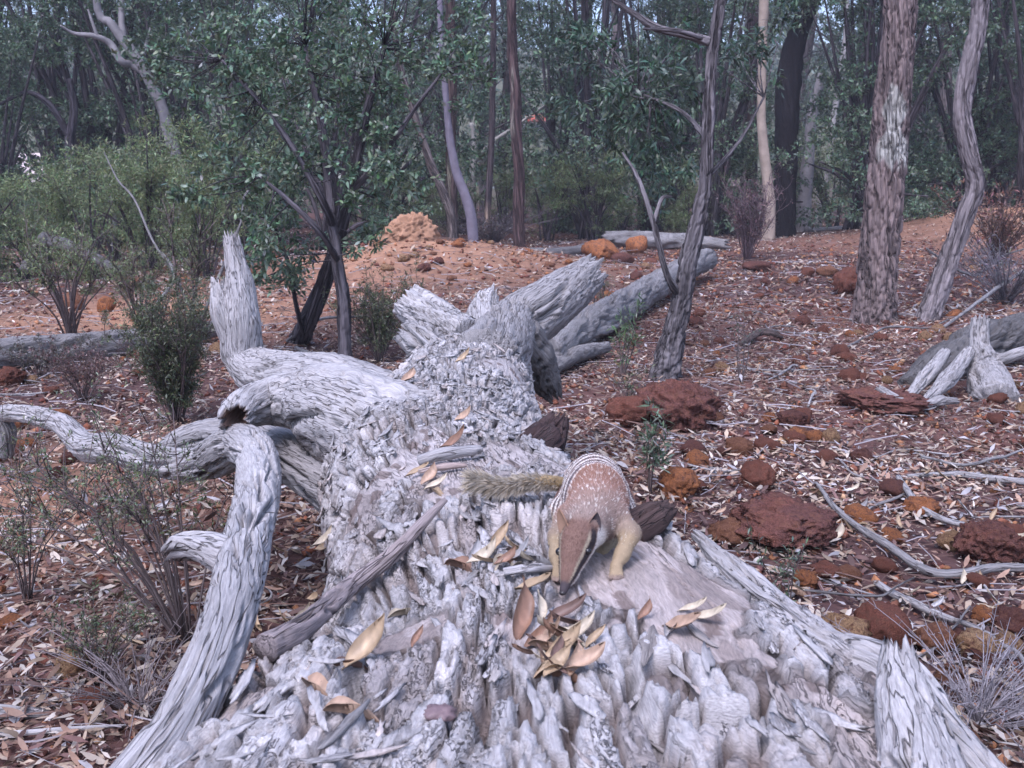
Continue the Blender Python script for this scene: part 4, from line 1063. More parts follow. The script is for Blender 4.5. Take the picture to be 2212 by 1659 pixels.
# thin trunks in the middle distance
def pole(name, label, pts, D, R, bark, leafcol='grey', mat=M_BARK, crown=True, patch=None, extra=(), seed=1, group=None):
    P = [at(x, y, D) for x, y in pts]
    g0 = P[0].copy(); g0[2] = float(gh(g0[0], g0[1])) - 0.05
    P = [g0] + P
    tx, ty = pts[-1]
    up = [at(tx + (tx - pts[-2][0]) * 0.3, ty - 350, D), at(tx + (tx - pts[-2][0]) * 0.2, ty - 800, D)] if ty <= 5 else []
    R = list(np.array(R) * D / FPX / 2)
    RR = [R[0] * 1.25] + list(np.interp(np.linspace(0, 1, len(pts)), np.linspace(0, 1, len(R)), R)) + [R[-1] * 0.8, R[-1] * 0.5][:len(up)]
    cl = [(at(tx, ty - 700, D), (D * 0.12, D * 0.12, D * 0.09), 260)] if (crown and up) else []
    return make_tree(name, label, g0, [(P + up, RR)] + [([at(*p) for p in e[0]], e[1]) for e in extra], cl, (8, 0.09, 0.025, GREENS[leafcol], 0.5), bark=bark, mat=mat, patch=patch, depth=0.12, size=0.05, nseg=20, seed=seed, group=group, simple=True)
def strip(px_off, lo, hi, col, wd, seed):
    def f(V, C):
        px, py, pd = proj(V); a = sstep(0, 3, wd + 4 * vnoise(V[:, 2] * 5, V[:, 2] * 0, seed=seed) - np.abs(px - px_off)) * sstep(lo, lo + 20, py) * sstep(hi + 20, hi, py)
        return C * (1 - a[:, None]) + np.asarray(col) * a[:, None]
    return f
pole('thin_tree', 'thin brown trunk streaked with cream where bark has peeled', [(977, 528), (976, 400), (973, 300), (976, 200), (973, 100), (972, 0)], 15, [26, 24, 22, 20], (0.12, 0.08, 0.07), patch=strip(970, 330, 515, (0.42, 0.36, 0.26), 7, 3), seed=91)
pole('thin_tree', 'thin purplish grey trunk leaning across the streaked one', [(1024, 548), (1018, 470), (1004, 420), (985, 370), (972, 300), (964, 220), (955, 100), (950, 0)], 12.5, [24, 22, 18, 14, 12], (0.17, 0.15, 0.18), mat=M_SMOOTHBARK, seed=92)
pole('thin_tree', 'thin trunk dark above and pale tan near its foot', [(1050, 530), (1055, 430), (1062, 300), (1064, 180), (1066, 60), (1066, 0)], 15, [15, 14, 13, 12], (0.09, 0.07, 0.07), patch=strip(1052, 440, 540, (0.36, 0.26, 0.19), 12, 5), seed=93)
pole('thin_tree', 'straight dark scaly trunk standing nearest in the centre gap', [(1126, 572), (1120, 470), (1122, 380), (1115, 280), (1114, 200), (1108, 130), (1105, 0)], 11.5, [30, 24, 24, 22, 20], (0.095, 0.062, 0.06), patch=strip(1107, 120, 280, (0.34, 0.30, 0.25), 4, 7), seed=94)
pole('thin_tree', 'short pale forked trunk far behind in the centre gap', [(1021, 420), (1022, 360), (1025, 310), (1018, 265)], 19, [15, 13, 8], (0.36, 0.33, 0.29), mat=M_SMOOTHBARK, crown=False, extra=[([(1022, 350, 19), (1060, 310, 19), (1110, 275, 19.2), (1180, 225, 19.5)], [0.05, 0.04, 0.03, 0.015])], seed=95)
pole('thin_tree', 'leaning trunk with peeling bark beside the broad-leaved tree', [(975, 470), (950, 400), (925, 340), (880, 200), (860, 120), (850, 0)], 14, [20, 18, 15, 12], (0.20, 0.16, 0.145), seed=96)
pole('charred_tree', 'thick trunk burnt black on the far side of the slope', [(1692, 485), (1696, 400), (1700, 300), (1702, 200), (1712, 120), (1735, 40), (1750, 0)], 16.5, [50, 46, 52, 44, 30], (0.018, 0.016, 0.018), seed=97)
pole('thin_tree', 'smooth tan trunk in front of the burnt one', [(1662, 440), (1655, 370), (1645, 260), (1646, 150), (1648, 60), (1650, 0)], 15.5, [24, 20, 19, 20], (0.30, 0.24, 0.19), mat=M_SMOOTHBARK, seed=98)
pole('thin_tree', 'dark straight trunk touching the tan trunk', [(1625, 430), (1622, 300), (1624, 150), (1628, 0)], 21, [24, 24, 26], (0.07, 0.05, 0.052), seed=99)
pole('thin_tree', 'grey trunk to the right of the burnt one', [(1738, 440), (1746, 340), (1756, 240), (1775, 160)], 20, [30, 24, 16], (0.27, 0.25, 0.25), mat=M_SMOOTHBARK, crown=False, seed=100)
pole('thin_tree', 'pale curving thin trunk right of the grey one', [(1770, 445), (1790, 370), (1800, 260), (1822, 120), (1830, 0)], 22, [14, 13, 12, 10], (0.33, 0.31, 0.30), mat=M_SMOOTHBARK, seed=101)
pole('leaning_tree', 'pale leaning eucalypt with forked bare branches on the left', [(395, 400), (372, 310), (345, 220), (310, 150), (272, 95), (240, 50), (208, 0)], 14, [28, 24, 22, 20, 16], (0.20, 0.185, 0.185), mat=M_SMOOTHBARK, seed=102,
     extra=[([(318, 160, 14), (285, 140, 14), (262, 132, 13.9), (238, 95, 13.9), (205, 78, 13.8), (160, 72, 13.8), (130, 55, 13.7)], [0.05, 0.05, 0.05, 0.045, 0.035, 0.025, 0.015]), ([(210, 78, 13.8), (200, 50, 13.8), (190, 20, 13.8)], [0.025, 0.02, 0.012]), ([(310, 120, 14), (318, 90, 14.1), (325, 60, 14.2)], [0.03, 0.025, 0.015]), ([(265, 90, 14), (262, 40, 14.1), (262, -20, 14.2)], [0.05, 0.04, 0.03])])
pole('dead_tree', 'dark forked dead trunk in the left thicket', [(160, 400), (150, 320), (160, 240), (150, 170)], 15, [24, 20, 12], (0.08, 0.07, 0.08), crown=False, seed=103, extra=[([(152, 300, 15), (110, 230, 15), (60, 200, 15), (0, 225, 15)], [0.05, 0.045, 0.035, 0.02])])
pole('thin_tree', 'slim pale trunk low in the left thicket', [(245, 620), (246, 500), (240, 420), (250, 365)], 13, [16, 14, 9], (0.24, 0.22, 0.25), mat=M_SMOOTHBARK, crown=False, seed=104)
# pale bare boughs among the left shrubs
def bough(pts, D, R, label, col=0.8, seed=1):
    loose('bare_bough', [at(x, y, D + k * 0.15) for k, (x, y) in enumerate(pts)], np.array(R) * D / FPX / 2, label, 'branch', seed=seed, col=GREY * col, nseg=8, nring=30, wl=0.04)
bough([(432, 702), (400, 640), (370, 580), (330, 520), (290, 430), (255, 390), (225, 330)], 6.6, [10, 8, 7, 6, 5, 4, 3], 'long thin pale bough slanting through the left shrubs', 0.55, 801)
bough([(300, 712), (340, 655), (375, 605), (368, 570), (350, 545)], 6.4, [9, 9, 8, 7, 4], 'hooked greenish bough above the long grey log', 0.6, 802)
bough([(425, 718), (480, 580), (520, 480), (530, 420), (580, 380)], 6.2, [8, 7, 6, 5, 3], 'thin bough curving up behind the upright broken branch', 0.5, 804)

# ------------------------------------------------------------------ shrubs and seedlings
def make_shrub(name, label, base, height, width, nstem, leaf, ntip, cat='shrub', group=None, bark=(0.11, 0.085, 0.08), lean=(0, 0), r=0.004, low=0.25, simple=None, fmat=M_LEAF, sub=5):
    """leaf: per tuft, length, width, colour"""
    T = thing(name, label, cat, base, group)
    sb, fb = Bag(), Bag(); tips, axs = [], []
    for k in range(nstem):
        a = rng.uniform(0, 6.283); sp = width * 0.5 * math.sqrt(rng.random())
        top = np.array([math.cos(a) * sp + lean[0], math.sin(a) * sp + lean[1], height * rng.uniform(0.6, 1.05)])
        mid = top * np.array([0.35, 0.35, 0.55]) + rng.normal(0, 0.05 * height, 3)
        V, q, t = tube_geo([(rng.normal(0, r * 2), rng.normal(0, r * 2), -0.02), mid, top], [r, r * 0.7, r * 0.25], 4, 7, None, seed=k)
        sb.add(V, q, t, np.asarray(bark) * rng.uniform(0.7, 1.3))
        S = spline([(0, 0, 0), mid, top], 20)
        for j in range(sub):
            i = rng.integers(int(20 * low) + 1, 19)
            d = unit(1)[0] * 0.7 + np.array([0, 0, 0.7]); e = S[i] + d * height * rng.uniform(0.10, 0.26)
            m = (S[i] + e) / 2 + rng.normal(0, 0.02 * height, 3)
            V, q, t = tube_geo([S[i], m, e], [r * 0.45, r * 0.35, r * 0.18], 3, 4, None, seed=k)
            sb.add(V, q, t, np.asarray(bark) * rng.uniform(0.7, 1.3))
            seg = spline([S[i], m, e], 8)
            n = max(1, int(ntip / (nstem * sub)))
            w = rng.integers(2, 8, n); tips.append(seg[w] + rng.normal(0, 0.012 * height, (n, 3))); axs.append(np.tile(d, (n, 1)))
    link('stem', sb.mesh('stem', M_TWIG), T)
    if ntip:
        rosettes(fb, np.concatenate(tips), np.concatenate(axs), leaf[0], leaf[1], leaf[2], leaf[3], droop=0.0, spread=0.8, simple=True if simple is None else simple)
        link('foliage', fb.mesh('foliage', fmat), T)
    return T
make_shrub('leafy_shrub', 'sparse low shrub with fanned brown stems and tiny leaves left of the pale limb', G(408, 1400, 0), 0.42, 0.66, 26, (4, 0.009, 0.0035, GREENS['olive']), 1300, lean=(-0.23, 0.10), r=0.0028, low=0.45, sub=9)
make_shrub('leafy_shrub', 'small wispy shrub at the left frame edge below the pale limb', G(60, 1290, 0), 0.30, 0.36, 10, (4, 0.009, 0.0035, GREENS['olive']), 300, r=0.0022, low=0.4, sub=8)
make_shrub('leafy_shrub', 'low dark bushlet beside the upright tan stone', G(215, 1475, 0), 0.15, 0.26, 14, (4, 0.009, 0.003, GREENS['olive'] * 0.8), 350, r=0.002, sub=7)
make_shrub('round_shrub', 'dense olive green bush against the upright broken branch', G(385, 935, 0), 0.50, 0.50, 44, (6, 0.016, 0.004, GREENS['olive'] * 0.85), 3600, r=0.003, low=0.1, sub=9)
make_shrub('sapling', 'thin sapling stem rising out of the olive bush', G(400, 800, 0), 0.75, 0.25, 3, (5, 0.02, 0.004, GREENS['olive']), 260, r=0.009, low=0.5, sub=12)
make_shrub('low_shrub', 'purplish brown low heath behind the pale limb', G(180, 880, 0), 0.22, 0.5, 26, (5, 0.012, 0.004, np.array([0.12, 0.07, 0.06])), 900, r=0.002, sub=7)
make_shrub('low_shrub', 'grey-green low heath in front of the long grey log', G(90, 825, 0), 0.16, 0.7, 24, (5, 0.012, 0.004, np.array([0.10, 0.09, 0.07])), 900, r=0.002, sub=7)
make_shrub('round_shrub', 'soft green shrub behind the fork and twin stems', G(820, 790, 0), 0.42, 0.5, 30, (6, 0.018, 0.004, GREENS['olive']), 1500, r=0.003, low=0.2, sub=8)
make_shrub('round_shrub', 'small round yellow-green shrub on thin legs beyond the long grey log', G(155, 735, 0), 0.62, 0.72, 16, (6, 0.024, 0.005, GREENS['yellow']), 1000, r=0.008, low=0.6, sub=10)
make_shrub('round_shrub', 'feathery green shrub over the far end of the long grey log', G(300, 690, 0), 0.50, 0.6, 16, (6, 0.022, 0.004, GREENS['yellow'] * 0.9), 800, r=0.006, low=0.3, sub=9)
make_shrub('seedling', 'green seedling with a reddish tip under the grooved log', G(1345, 815, 0), 0.34, 0.16, 6, (6, 0.035, 0.006, GREENS['mid'] * 1.2), 60, r=0.003, low=0.2)
make_shrub('seedling', 'dark thin-leaved seedling just behind the animal', G(1402, 1080, 0), 0.22, 0.10, 5, (6, 0.03, 0.006, GREENS['blue']), 50, r=0.002, low=0.3)
make_shrub('seedling', 'spindly seedling growing between the log edge and the orange stone', G(1690, 1400, 0), 0.26, 0.14, 4, (4, 0.018, 0.004, GREENS['blue']), 40, r=0.002, low=0.3)
make_shrub('seedling', 'dark spindly seedling by the large dark boulder', G(1600, 830, 0), 0.36, 0.16, 4, (4, 0.02, 0.004, GREENS['dark']), 36, r=0.003, low=0.3)
make_shrub('seedling', 'low green plant at the foot of the slender tree', G(1360, 870, 0), 0.14, 0.3, 10, (5, 0.02, 0.004, GREENS['olive']), 90, r=0.002, low=0.2)
make_shrub('seedling', 'wispy shrub in front of the grooved log', G(1290, 705, 0.0), 0.42, 0.24, 9, (4, 0.02, 0.004, GREENS['olive']), 160, r=0.003, low=0.3)
make_shrub('dead_bush', 'tangle of dead grey twigs in the lower right corner', G(2110, 1560, 0), 0.11, 0.70, 70, (1, 0.01, 0.003, (0.3, 0.28, 0.28)), 0, r=0.0018, bark=(0.26, 0.235, 0.245), low=0.05, sub=12)
make_shrub('dead_bush', 'brushy heap of dead twigs at the left beside the upright tan stone', G(300, 1520, 0), 0.12, 0.55, 46, (1, 0.01, 0.003, (0.3, 0.28, 0.28)), 0, r=0.0015, bark=(0.20, 0.17, 0.17), low=0.05, sub=10)
make_shrub('dead_bush', 'purplish leafless shrub behind the slender tree', G(1612, 560, 0), 0.95, 0.9, 40, (4, 0.05, 0.012, np.array([0.12, 0.07, 0.07])), 700, r=0.008, bark=(0.13, 0.09, 0.095), low=0.2, sub=9)
make_shrub('dead_bush', 'rusty dead shrub on the slope right of the crooked trunk', G(2150, 575, 0), 0.8, 1.6, 40, (5, 0.06, 0.02, np.array([0.17, 0.09, 0.06])), 600, r=0.008, bark=(0.12, 0.08, 0.07), low=0.1, sub=9)
make_shrub('dead_bush', 'dry brush piled on the slope at the right frame edge', G(2170, 650, 0), 0.5, 1.5, 50, (2, 0.05, 0.01, np.array([0.14, 0.12, 0.12])), 200, r=0.005, bark=(0.17, 0.15, 0.16), low=0.05, sub=10)
make_shrub('dead_bush', 'dark purple heath between the centre trunks and the orange bank', G(1060, 535, 0), 0.5, 2.2, 60, (4, 0.05, 0.012, np.array([0.09, 0.075, 0.07])), 700, r=0.006, bark=(0.11, 0.09, 0.095), low=0.1, sub=9)

# earth cone on the orange bank
def cone():
    V, T = ICO[5]
    p = V.copy()
    z = (p[:, 2] + 1) / 2
    w = (1 - z) ** 0.8 * 0.9 + 0.12
    th = np.arctan2(p[:, 1], p[:, 0])
    rr = np.sqrt(np.maximum(0, 1 - p[:, 2] ** 2)) ** 0.5
    W = np.stack([np.cos(th) * rr * w * 0.46, np.sin(th) * rr * w * 0.36, z * 0.38], 1)
    n = fbm(W[:, 0] * 9, W[:, 1] * 9, W[:, 2] * 9, 4, 5) + 0.6 * vnoise(W[:, 0] * 30, W[:, 1] * 30, W[:, 2] * 30, 6)
    n = n + 0.7 * vnoise(W[:, 0] * 60, W[:, 1] * 60, W[:, 2] * 60, 9)
    W += V * 0.05 * n[:, None]; W[:, 0] += 0.16 * z ** 1.5
    C = np.array([0.29, 0.165, 0.10]) * (1 + 0.3 * n)[:, None]
    b = G(880, 590, 0.0)
    tag(link('termite_mound', mesh_np('termite_mound', W, None, T, M_SOIL, C), None, lift((b[0] - 0.05, 10.6, 0), -0.12)), 'pointed orange earth cone on top of the bare bank', 'mound')
cone()
clods = [rock_mesh(('orange', 'brown', 'tan', 'orange')[j], 340 + j, 3, 0.6) for j in range(4)]
for i in range(46):
    x, y = rng.normal(-0.75, 0.75), rng.normal(10.3, 0.55)
    s_ = 0.02 + 0.05 * rng.random() ** 2.2
    tag(link('clod', clods[i % 4], None, lift((x, y, 0), s_ * 0.25), (0, 0, rng.uniform(0, 6.28)), s_), 'crumbly orange clod on the bare bank around the earth cone', 'clod', 'orange clods on the bank')

# ------------------------------------------------------------------ the wood behind
def proto_tree(kind, seed):
    """a thicket tree of one kind, built round its own foot"""
    global rng
    T = thing('bush_tree', 'x y z w', 'tree')
    b, f = Bag(True), Bag()
    if kind == 'eucalypt':
        H = 9.0
        bark_tube(b, [(0, 0, -.1), (0.1, 0, 2), (-0.1, 0.1, 4.5), (0.2, 0, 7), (0.3, 0, 8.6)], [0.13, 0.11, 0.09, 0.06, 0.02], 10, 26, (0.17, 0.14, 0.135), 0.12, 0.08, seed)
        cl = []
        for k in range(26):
            z = rng.uniform(1.6, 8.8); a = rng.uniform(0, 6.28); w = rng.uniform(0.4, 1.9) * (1 if z < 7 else 0.6)
            c = np.array([math.cos(a) * w, math.sin(a) * w, z]); cl.append((c, (0.9, 0.9, 0.6), 62))
            bark_tube(b, [(0.05, 0, max(1.5, z - 1.6)), c * 0.6 + np.array([0, 0, z * 0.33]), c], [0.026, 0.02, 0.008], 4, 7, (0.13, 0.115, 0.115), 0.05, 0.05, seed + k)
        leaf = (11, 0.088, 0.021, GREENS['grey'], 0.7)
    elif kind == 'broad':
        cl = []
        for k in range(16):
            z = rng.uniform(0.5, 4.6); a = rng.uniform(0, 6.28); w = rng.uniform(0.2, 1.25)
            c = np.array([math.cos(a) * w, math.sin(a) * w, z]); cl.append((c, (0.65, 0.65, 0.45), 95))
            bark_tube(b, [(rng.normal(0, .1), rng.normal(0, .1), -.05), c * 0.4 + np.array([0, 0, .3]), c], [0.05, 0.035, 0.01], 6, 10, (0.10, 0.085, 0.09), 0.08, 0.05, seed + k)
        leaf = (11, 0.066, 0.026, GREENS['blue'], 0.1)
    else:   # fine-leaved
        cl = []
        for k in range(12):
            z = rng.uniform(0.3, 1.9); a = rng.uniform(0, 6.28); w = rng.uniform(0.1, 0.8)
            c = np.array([math.cos(a) * w, math.sin(a) * w, z]); cl.append((c, (0.42, 0.42, 0.32), 85))
            bark_tube(b, [(rng.normal(0, .06), rng.normal(0, .06), -.05), c * 0.45 + np.array([0, 0, .2]), c], [0.025, 0.018, 0.006], 5, 8, (0.10, 0.08, 0.085), 0.05, 0.05, seed + k)
        leaf = (9, 0.07, 0.013, GREENS['yellow'] * 1.0, 0.1)
    for (c, r, n) in cl:
        p, ax, sub = clump_tips(c, r, n)
        rosettes(f, p, ax, leaf[0], leaf[1], leaf[2], leaf[3], droop=leaf[4], simple=True)
    link('trunk', b.mesh('trunk', M_BARK), T); link('crown', f.mesh('crown', M_FARLEAF), T)
    return T
PROT = {k: [proto_tree(k, 900 + i * 40 + j * 7) for j in range(n)] for i, (k, n) in enumerate((('eucalypt', 3), ('broad', 3), ('fine', 2)))}
USED = set(); NLAB = {}
LANDMARKS = [(0, 'picture edge'), (240, 'slim pale trunk'), (370, 'leaning eucalypt'), (520, 'upright broken branch'), (740, 'twin stems'), (975, 'cream-streaked trunk'), (1122, 'scaly trunk'), (1360, 'knobbly log'), (1530, 'slender tree'), (1700, 'burnt trunk'), (1925, 'flaky trunk'), (2090, 'crooked trunk'), (2250, 'frame edge')]
WORDS = {'eucalypt': ('tall grey-green eucalypt', 'tall eucalypts of the wood'), 'broad': ('bushy broad-leaved small tree', 'broad-leaved trees of the wood'), 'fine': ('feathery fine-leaved shrub', 'fine-leaved shrubs of the wood')}
def put(kind, vx, D, s, where):
    j = rng.integers(len(PROT[kind])); p = PROT[kind][j]
    T = p if (kind, j) not in USED else copy_tree(p)
    USED.add((kind, j))
    x = (vx - 1106) / FPX * D
    T.location = (float(x), float(D), float(gh(x, D)) - 0.03); T.rotation_euler = (0, 0, rng.uniform(0, 6.28)); T.scale = (s * rng.uniform(0.9, 1.15), s * rng.uniform(0.9, 1.15), s)
    a, g = WORDS[kind]
    lx, ln_ = min(LANDMARKS, key=lambda q: abs(q[0] - vx))
    side = 'behind' if abs(lx - vx) < 25 else 'left of' if vx < lx else 'right of'
    lab = f'{a} {where}, {side} the {ln_}'
    NLAB[lab] = NLAB.get(lab, 0) + 1
    if NLAB[lab] > 1:
        lab = lab.replace(f', {side}', f', {("next", "third", "fourth", "fifth")[min(3, NLAB[lab] - 2)]} one {side}')
    tag(T, lab, 'tree' if kind != 'fine' else 'shrub', g + ' ' + where)
for vx in np.linspace(-150, 2350, 15): put('eucalypt', vx + rng.normal(0, 45), rng.uniform(22, 27), rng.uniform(0.95, 1.25), 'at the back')
for vx in np.linspace(-200, 2400, 15): put('eucalypt', vx + rng.normal(0, 45), rng.uniform(29, 38), rng.uniform(1.1, 1.5), 'in the farthest row')
for vx in (60, 330, 500, 720): put('broad', vx + rng.normal(0, 25), rng.uniform(13, 15), rng.uniform(0.7, 0.95), 'in the nearest row')
for vx in (-30, 130, 250, 420, 820, 1290): put('broad', vx + rng.normal(0, 15), rng.uniform(16, 18), rng.uniform(1.15, 1.4), 'in the second row')
for vx in (1545, 1830, 1880, 2020, 2130, 2230): put('broad', vx + rng.normal(0, 20), rng.uniform(15.5, 19), rng.uniform(0.9, 1.15), 'in the right thicket')
for vx in (-40, 380, 600, 900, 1225, 1380, 1480, 1950, 2250): put('broad', vx + rng.normal(0, 30), rng.uniform(18, 24), rng.uniform(1.0, 1.4), 'in the middle row')
for vx, D in ((-60, 9.5), (60, 10), (200, 9.8), (330, 10.6), (450, 9.6), (520, 11), (110, 12), (400, 12.5), (250, 12.2)): put('fine', vx, D, rng.uniform(0.5, 0.8), 'in the left thicket')
for vx, D in ((850, 15.5), (1180, 16.5), (1280, 16), (1340, 18), (1000, 19), (1090, 19.5), (1230, 20), (920, 21), (1165, 24), (1130, 25), (1200, 26)): put('fine', vx, D, rng.uniform(0.55, 0.85), 'on the centre ground')
for vx, D in ((1560, 19), (1790, 20.5), (1850, 19), (1960, 21), (2050, 22), (2200, 20), (1480, 18)): put('fine', vx, D, rng.uniform(0.7, 1.0), 'on the right slope')

# far hillside wood, a pale clearing and a building glimpsed through the trees
def far_wood():
    f = Bag(); n = 200
    t = np.radians(rng.uniform(-36, 36, n)); r = rng.uniform(46, 120, n)
    x, y = r * np.sin(t), r * np.cos(t); z = gh(x, y)
    for i in range(n):
        if abs(x[i] / y[i] - (1148 - 1106) / FPX) < 0.010 and y[i] < 66: continue
        if abs(x[i] / y[i] - (60 - 1106) / FPX) < 0.06 and y[i] < 62: continue
        p, ax, s_ = clump_tips((x[i], y[i], z[i] + 3.0), (2.6, 2.6, 3.0), 46)
        rosettes(f, p, ax, 6, 0.42, 0.2, GREENS['grey'] * rng.uniform(0.7, 1.2), simple=True, droop=0.3)
    o = link('distant_wood', f.mesh('distant_wood', M_FARLEAF)); o['kind'] = 'stuff'
    tag(o, 'distant wooded hillside seen between the trunks', 'woodland')
far_wood()
def clearing():
    a = np.linspace(-0.52, -0.40, 14); r = np.linspace(46, 60, 10)
    A, R = np.meshgrid(a, r, indexing='ij'); x, y = R * np.sin(A), R * np.cos(A)
    z = gh(x, y) + 0.05
    idx = np.arange(A.size).reshape(A.shape)
    q = np.stack([idx[:-1, :-1], idx[:-1, 1:], idx[1:, 1:], idx[1:, :-1]], -1).reshape(-1, 4)
    o = link('clearing', mesh_np('clearing', np.stack([x, y, z], -1).reshape(-1, 3), q, None, M_SOIL, np.full((A.size, 3), (0.62, 0.50, 0.46)))); o['kind'] = 'structure'
clearing()
def box(bag, lo, hi, col):
    x0, y0, z0 = lo; x1, y1, z1 = hi
    V = [(x0, y0, z0), (x1, y0, z0), (x1, y1, z0), (x0, y1, z0), (x0, y0, z1), (x1, y0, z1), (x1, y1, z1), (x0, y1, z1)]
    bag.add(V, [[0, 1, 5, 4], [1, 2, 6, 5], [2, 3, 7, 6], [3, 0, 4, 7], [4, 5, 6, 7], [3, 2, 1, 0]], None, col)
def shed():
    p = np.array([(1152 - 1106) / FPX * 70, 70, 0]); p[2] = float(gh(p[0], p[1])) - 0.5
    T = thing('building', 'white-walled building with a red roof glimpsed far behind the centre trunks', 'building', p)
    b = Bag(); box(b, (-1.0, -2, -2), (1.0, 2, 0.6), (0.75, 0.74, 0.72)); link('wall', b.mesh('wall', M_SMOOTHBARK, False), T)
    b = Bag(); V = [(-1.2, -2.4, 0.61), (1.2, -2.4, 0.61), (1.2, 2.4, 0.61), (-1.2, 2.4, 0.61), (-1.1, 0, 1.2), (1.1, 0, 1.2)]
    b.add(V, [[0, 1, 5, 4], [2, 3, 4, 5], [3, 2, 1, 0]], [[0, 4, 3], [1, 2, 5]], (0.42, 0.09, 0.05)); link('roof', b.mesh('roof', M_SMOOTHBARK, False), T)
    b = Bag(); box(b, (-.25, -2.04, 0.0), (.25, -1.98, 0.4), (0.04, 0.05, 0.06)); link('window', b.mesh('window', M_SMOOTHBARK, False), T)
shed()

# ------------------------------------------------------------------ dry leaves lying on the log and near it
def big_leaf(seed, curl, fold, twist, col, wide=0.24, n=12):
    g = np.random.default_rng(seed)
    t = np.linspace(0, 1, n); w = wide * (np.sin(np.pi * np.clip(t * 0.97 + 0.015, 0, 1)) ** 0.75) * (1 - 0.35 * t)
    a = curl * t; cx = np.where(abs(curl) > 1e-3, np.sin(a) / max(abs(curl), 1e-3) * np.sign(curl), t); cz = (1 - np.cos(a)) / curl if abs(curl) > 1e-3 else 0 * t
    sway = 0.12 * np.sin(t * 3 + g.uniform(0, 3))
    cols = [];V = []
    for k, u in enumerate((-1, -0.5, 0, 0.5, 1)):
        th = twist * t
        y = u * w; z = fold * w * u * u + 0.02 * np.sin(t * 12 + k) * abs(u)
        V.append(np.stack([cx, sway + y * np.cos(th) - z * np.sin(th), cz + y * np.sin(th) + z * np.cos(th)], 1))
        cols.append(np.tile(np.asarray(col) * (1.12 if u == 0 else 1.0), (n, 1)) * (1 + 0.12 * g.normal(size=(n, 1))))
    V = np.stack(V, 1).reshape(-1, 3); C = np.stack(cols, 1).reshape(-1, 3)
    idx = np.arange(n * 5).reshape(n, 5)
    q = np.stack([idx[:-1, :-1], idx[1:, :-1], idx[1:, 1:], idx[:-1, 1:]], -1).reshape(-1, 4)
    V2 = V.copy(); V2[:, 2] -= 0.012                             # thickness
    q2 = q[:, ::-1] + len(V)
    e = np.concatenate([idx[:, 0], idx[-1, 1:], idx[::-1, -1][1:], idx[0, ::-1][1:]])
    e2 = np.roll(e, -1)
    qe = np.stack([e, e2, e2 + len(V), e + len(V)], 1)
    return mesh_np('dry_leaf', np.vstack([V, V2]), np.vstack([q, q2, qe]), None, M_DRYBIG, np.vstack([C, C * 0.9]))
M_DRYBIG = mat_attr('dry_leaf_large', 0.5, 0, 1, 0.22, 5, 0.4)
LCOL = [(0.34, 0.245, 0.15), (0.22, 0.125, 0.08), (0.44, 0.37, 0.27), (0.14, 0.085, 0.065), (0.37, 0.25, 0.17), (0.33, 0.315, 0.31)]
LEAFV = {k: [big_leaf(30 + k * 5 + j, c, f, t, LCOL[k], 0.2 if k == 4 else 0.14 + 0.02 * j) for j, (c, f, t) in enumerate(((0.8, 0.8, 0.8), (-0.8, 1.4, -0.6), (1.3, 0.6, 1.2)))] for k in range(6)}
def put_leaf(vx, vy, ang, px, k, label, group=None, tilt=0.15, dz=0.004, variant=None, spot=None):
    p, nrm = logspot(vx, vy) if spot is None else (np.asarray(spot), np.array([0, 0, 1.0]))
    L = px * max(p[1], 0.5) / FPX * (1.1 if spot is None else 1.0)
    d = Vector((math.cos(ang), math.sin(ang), tilt)).normalized()
    n = Vector(nrm) * 0.6 + Vector((0, 0, 0.6)); n = (n - d * n.dot(d)).normalized()
    M4 = Matrix((d, n.cross(d), n)).transposed().to_4x4()
    o = link('dry_leaf', LEAFV[k][rng.integers(3) if variant is None else variant])
    o.matrix_world = Matrix.Translation(Vector(p) + Vector((0, 0, dz)) - d * L * 0.5) @ M4 @ Matrix.Scale(L, 4)
    return tag(o, label, 'leaf', group)
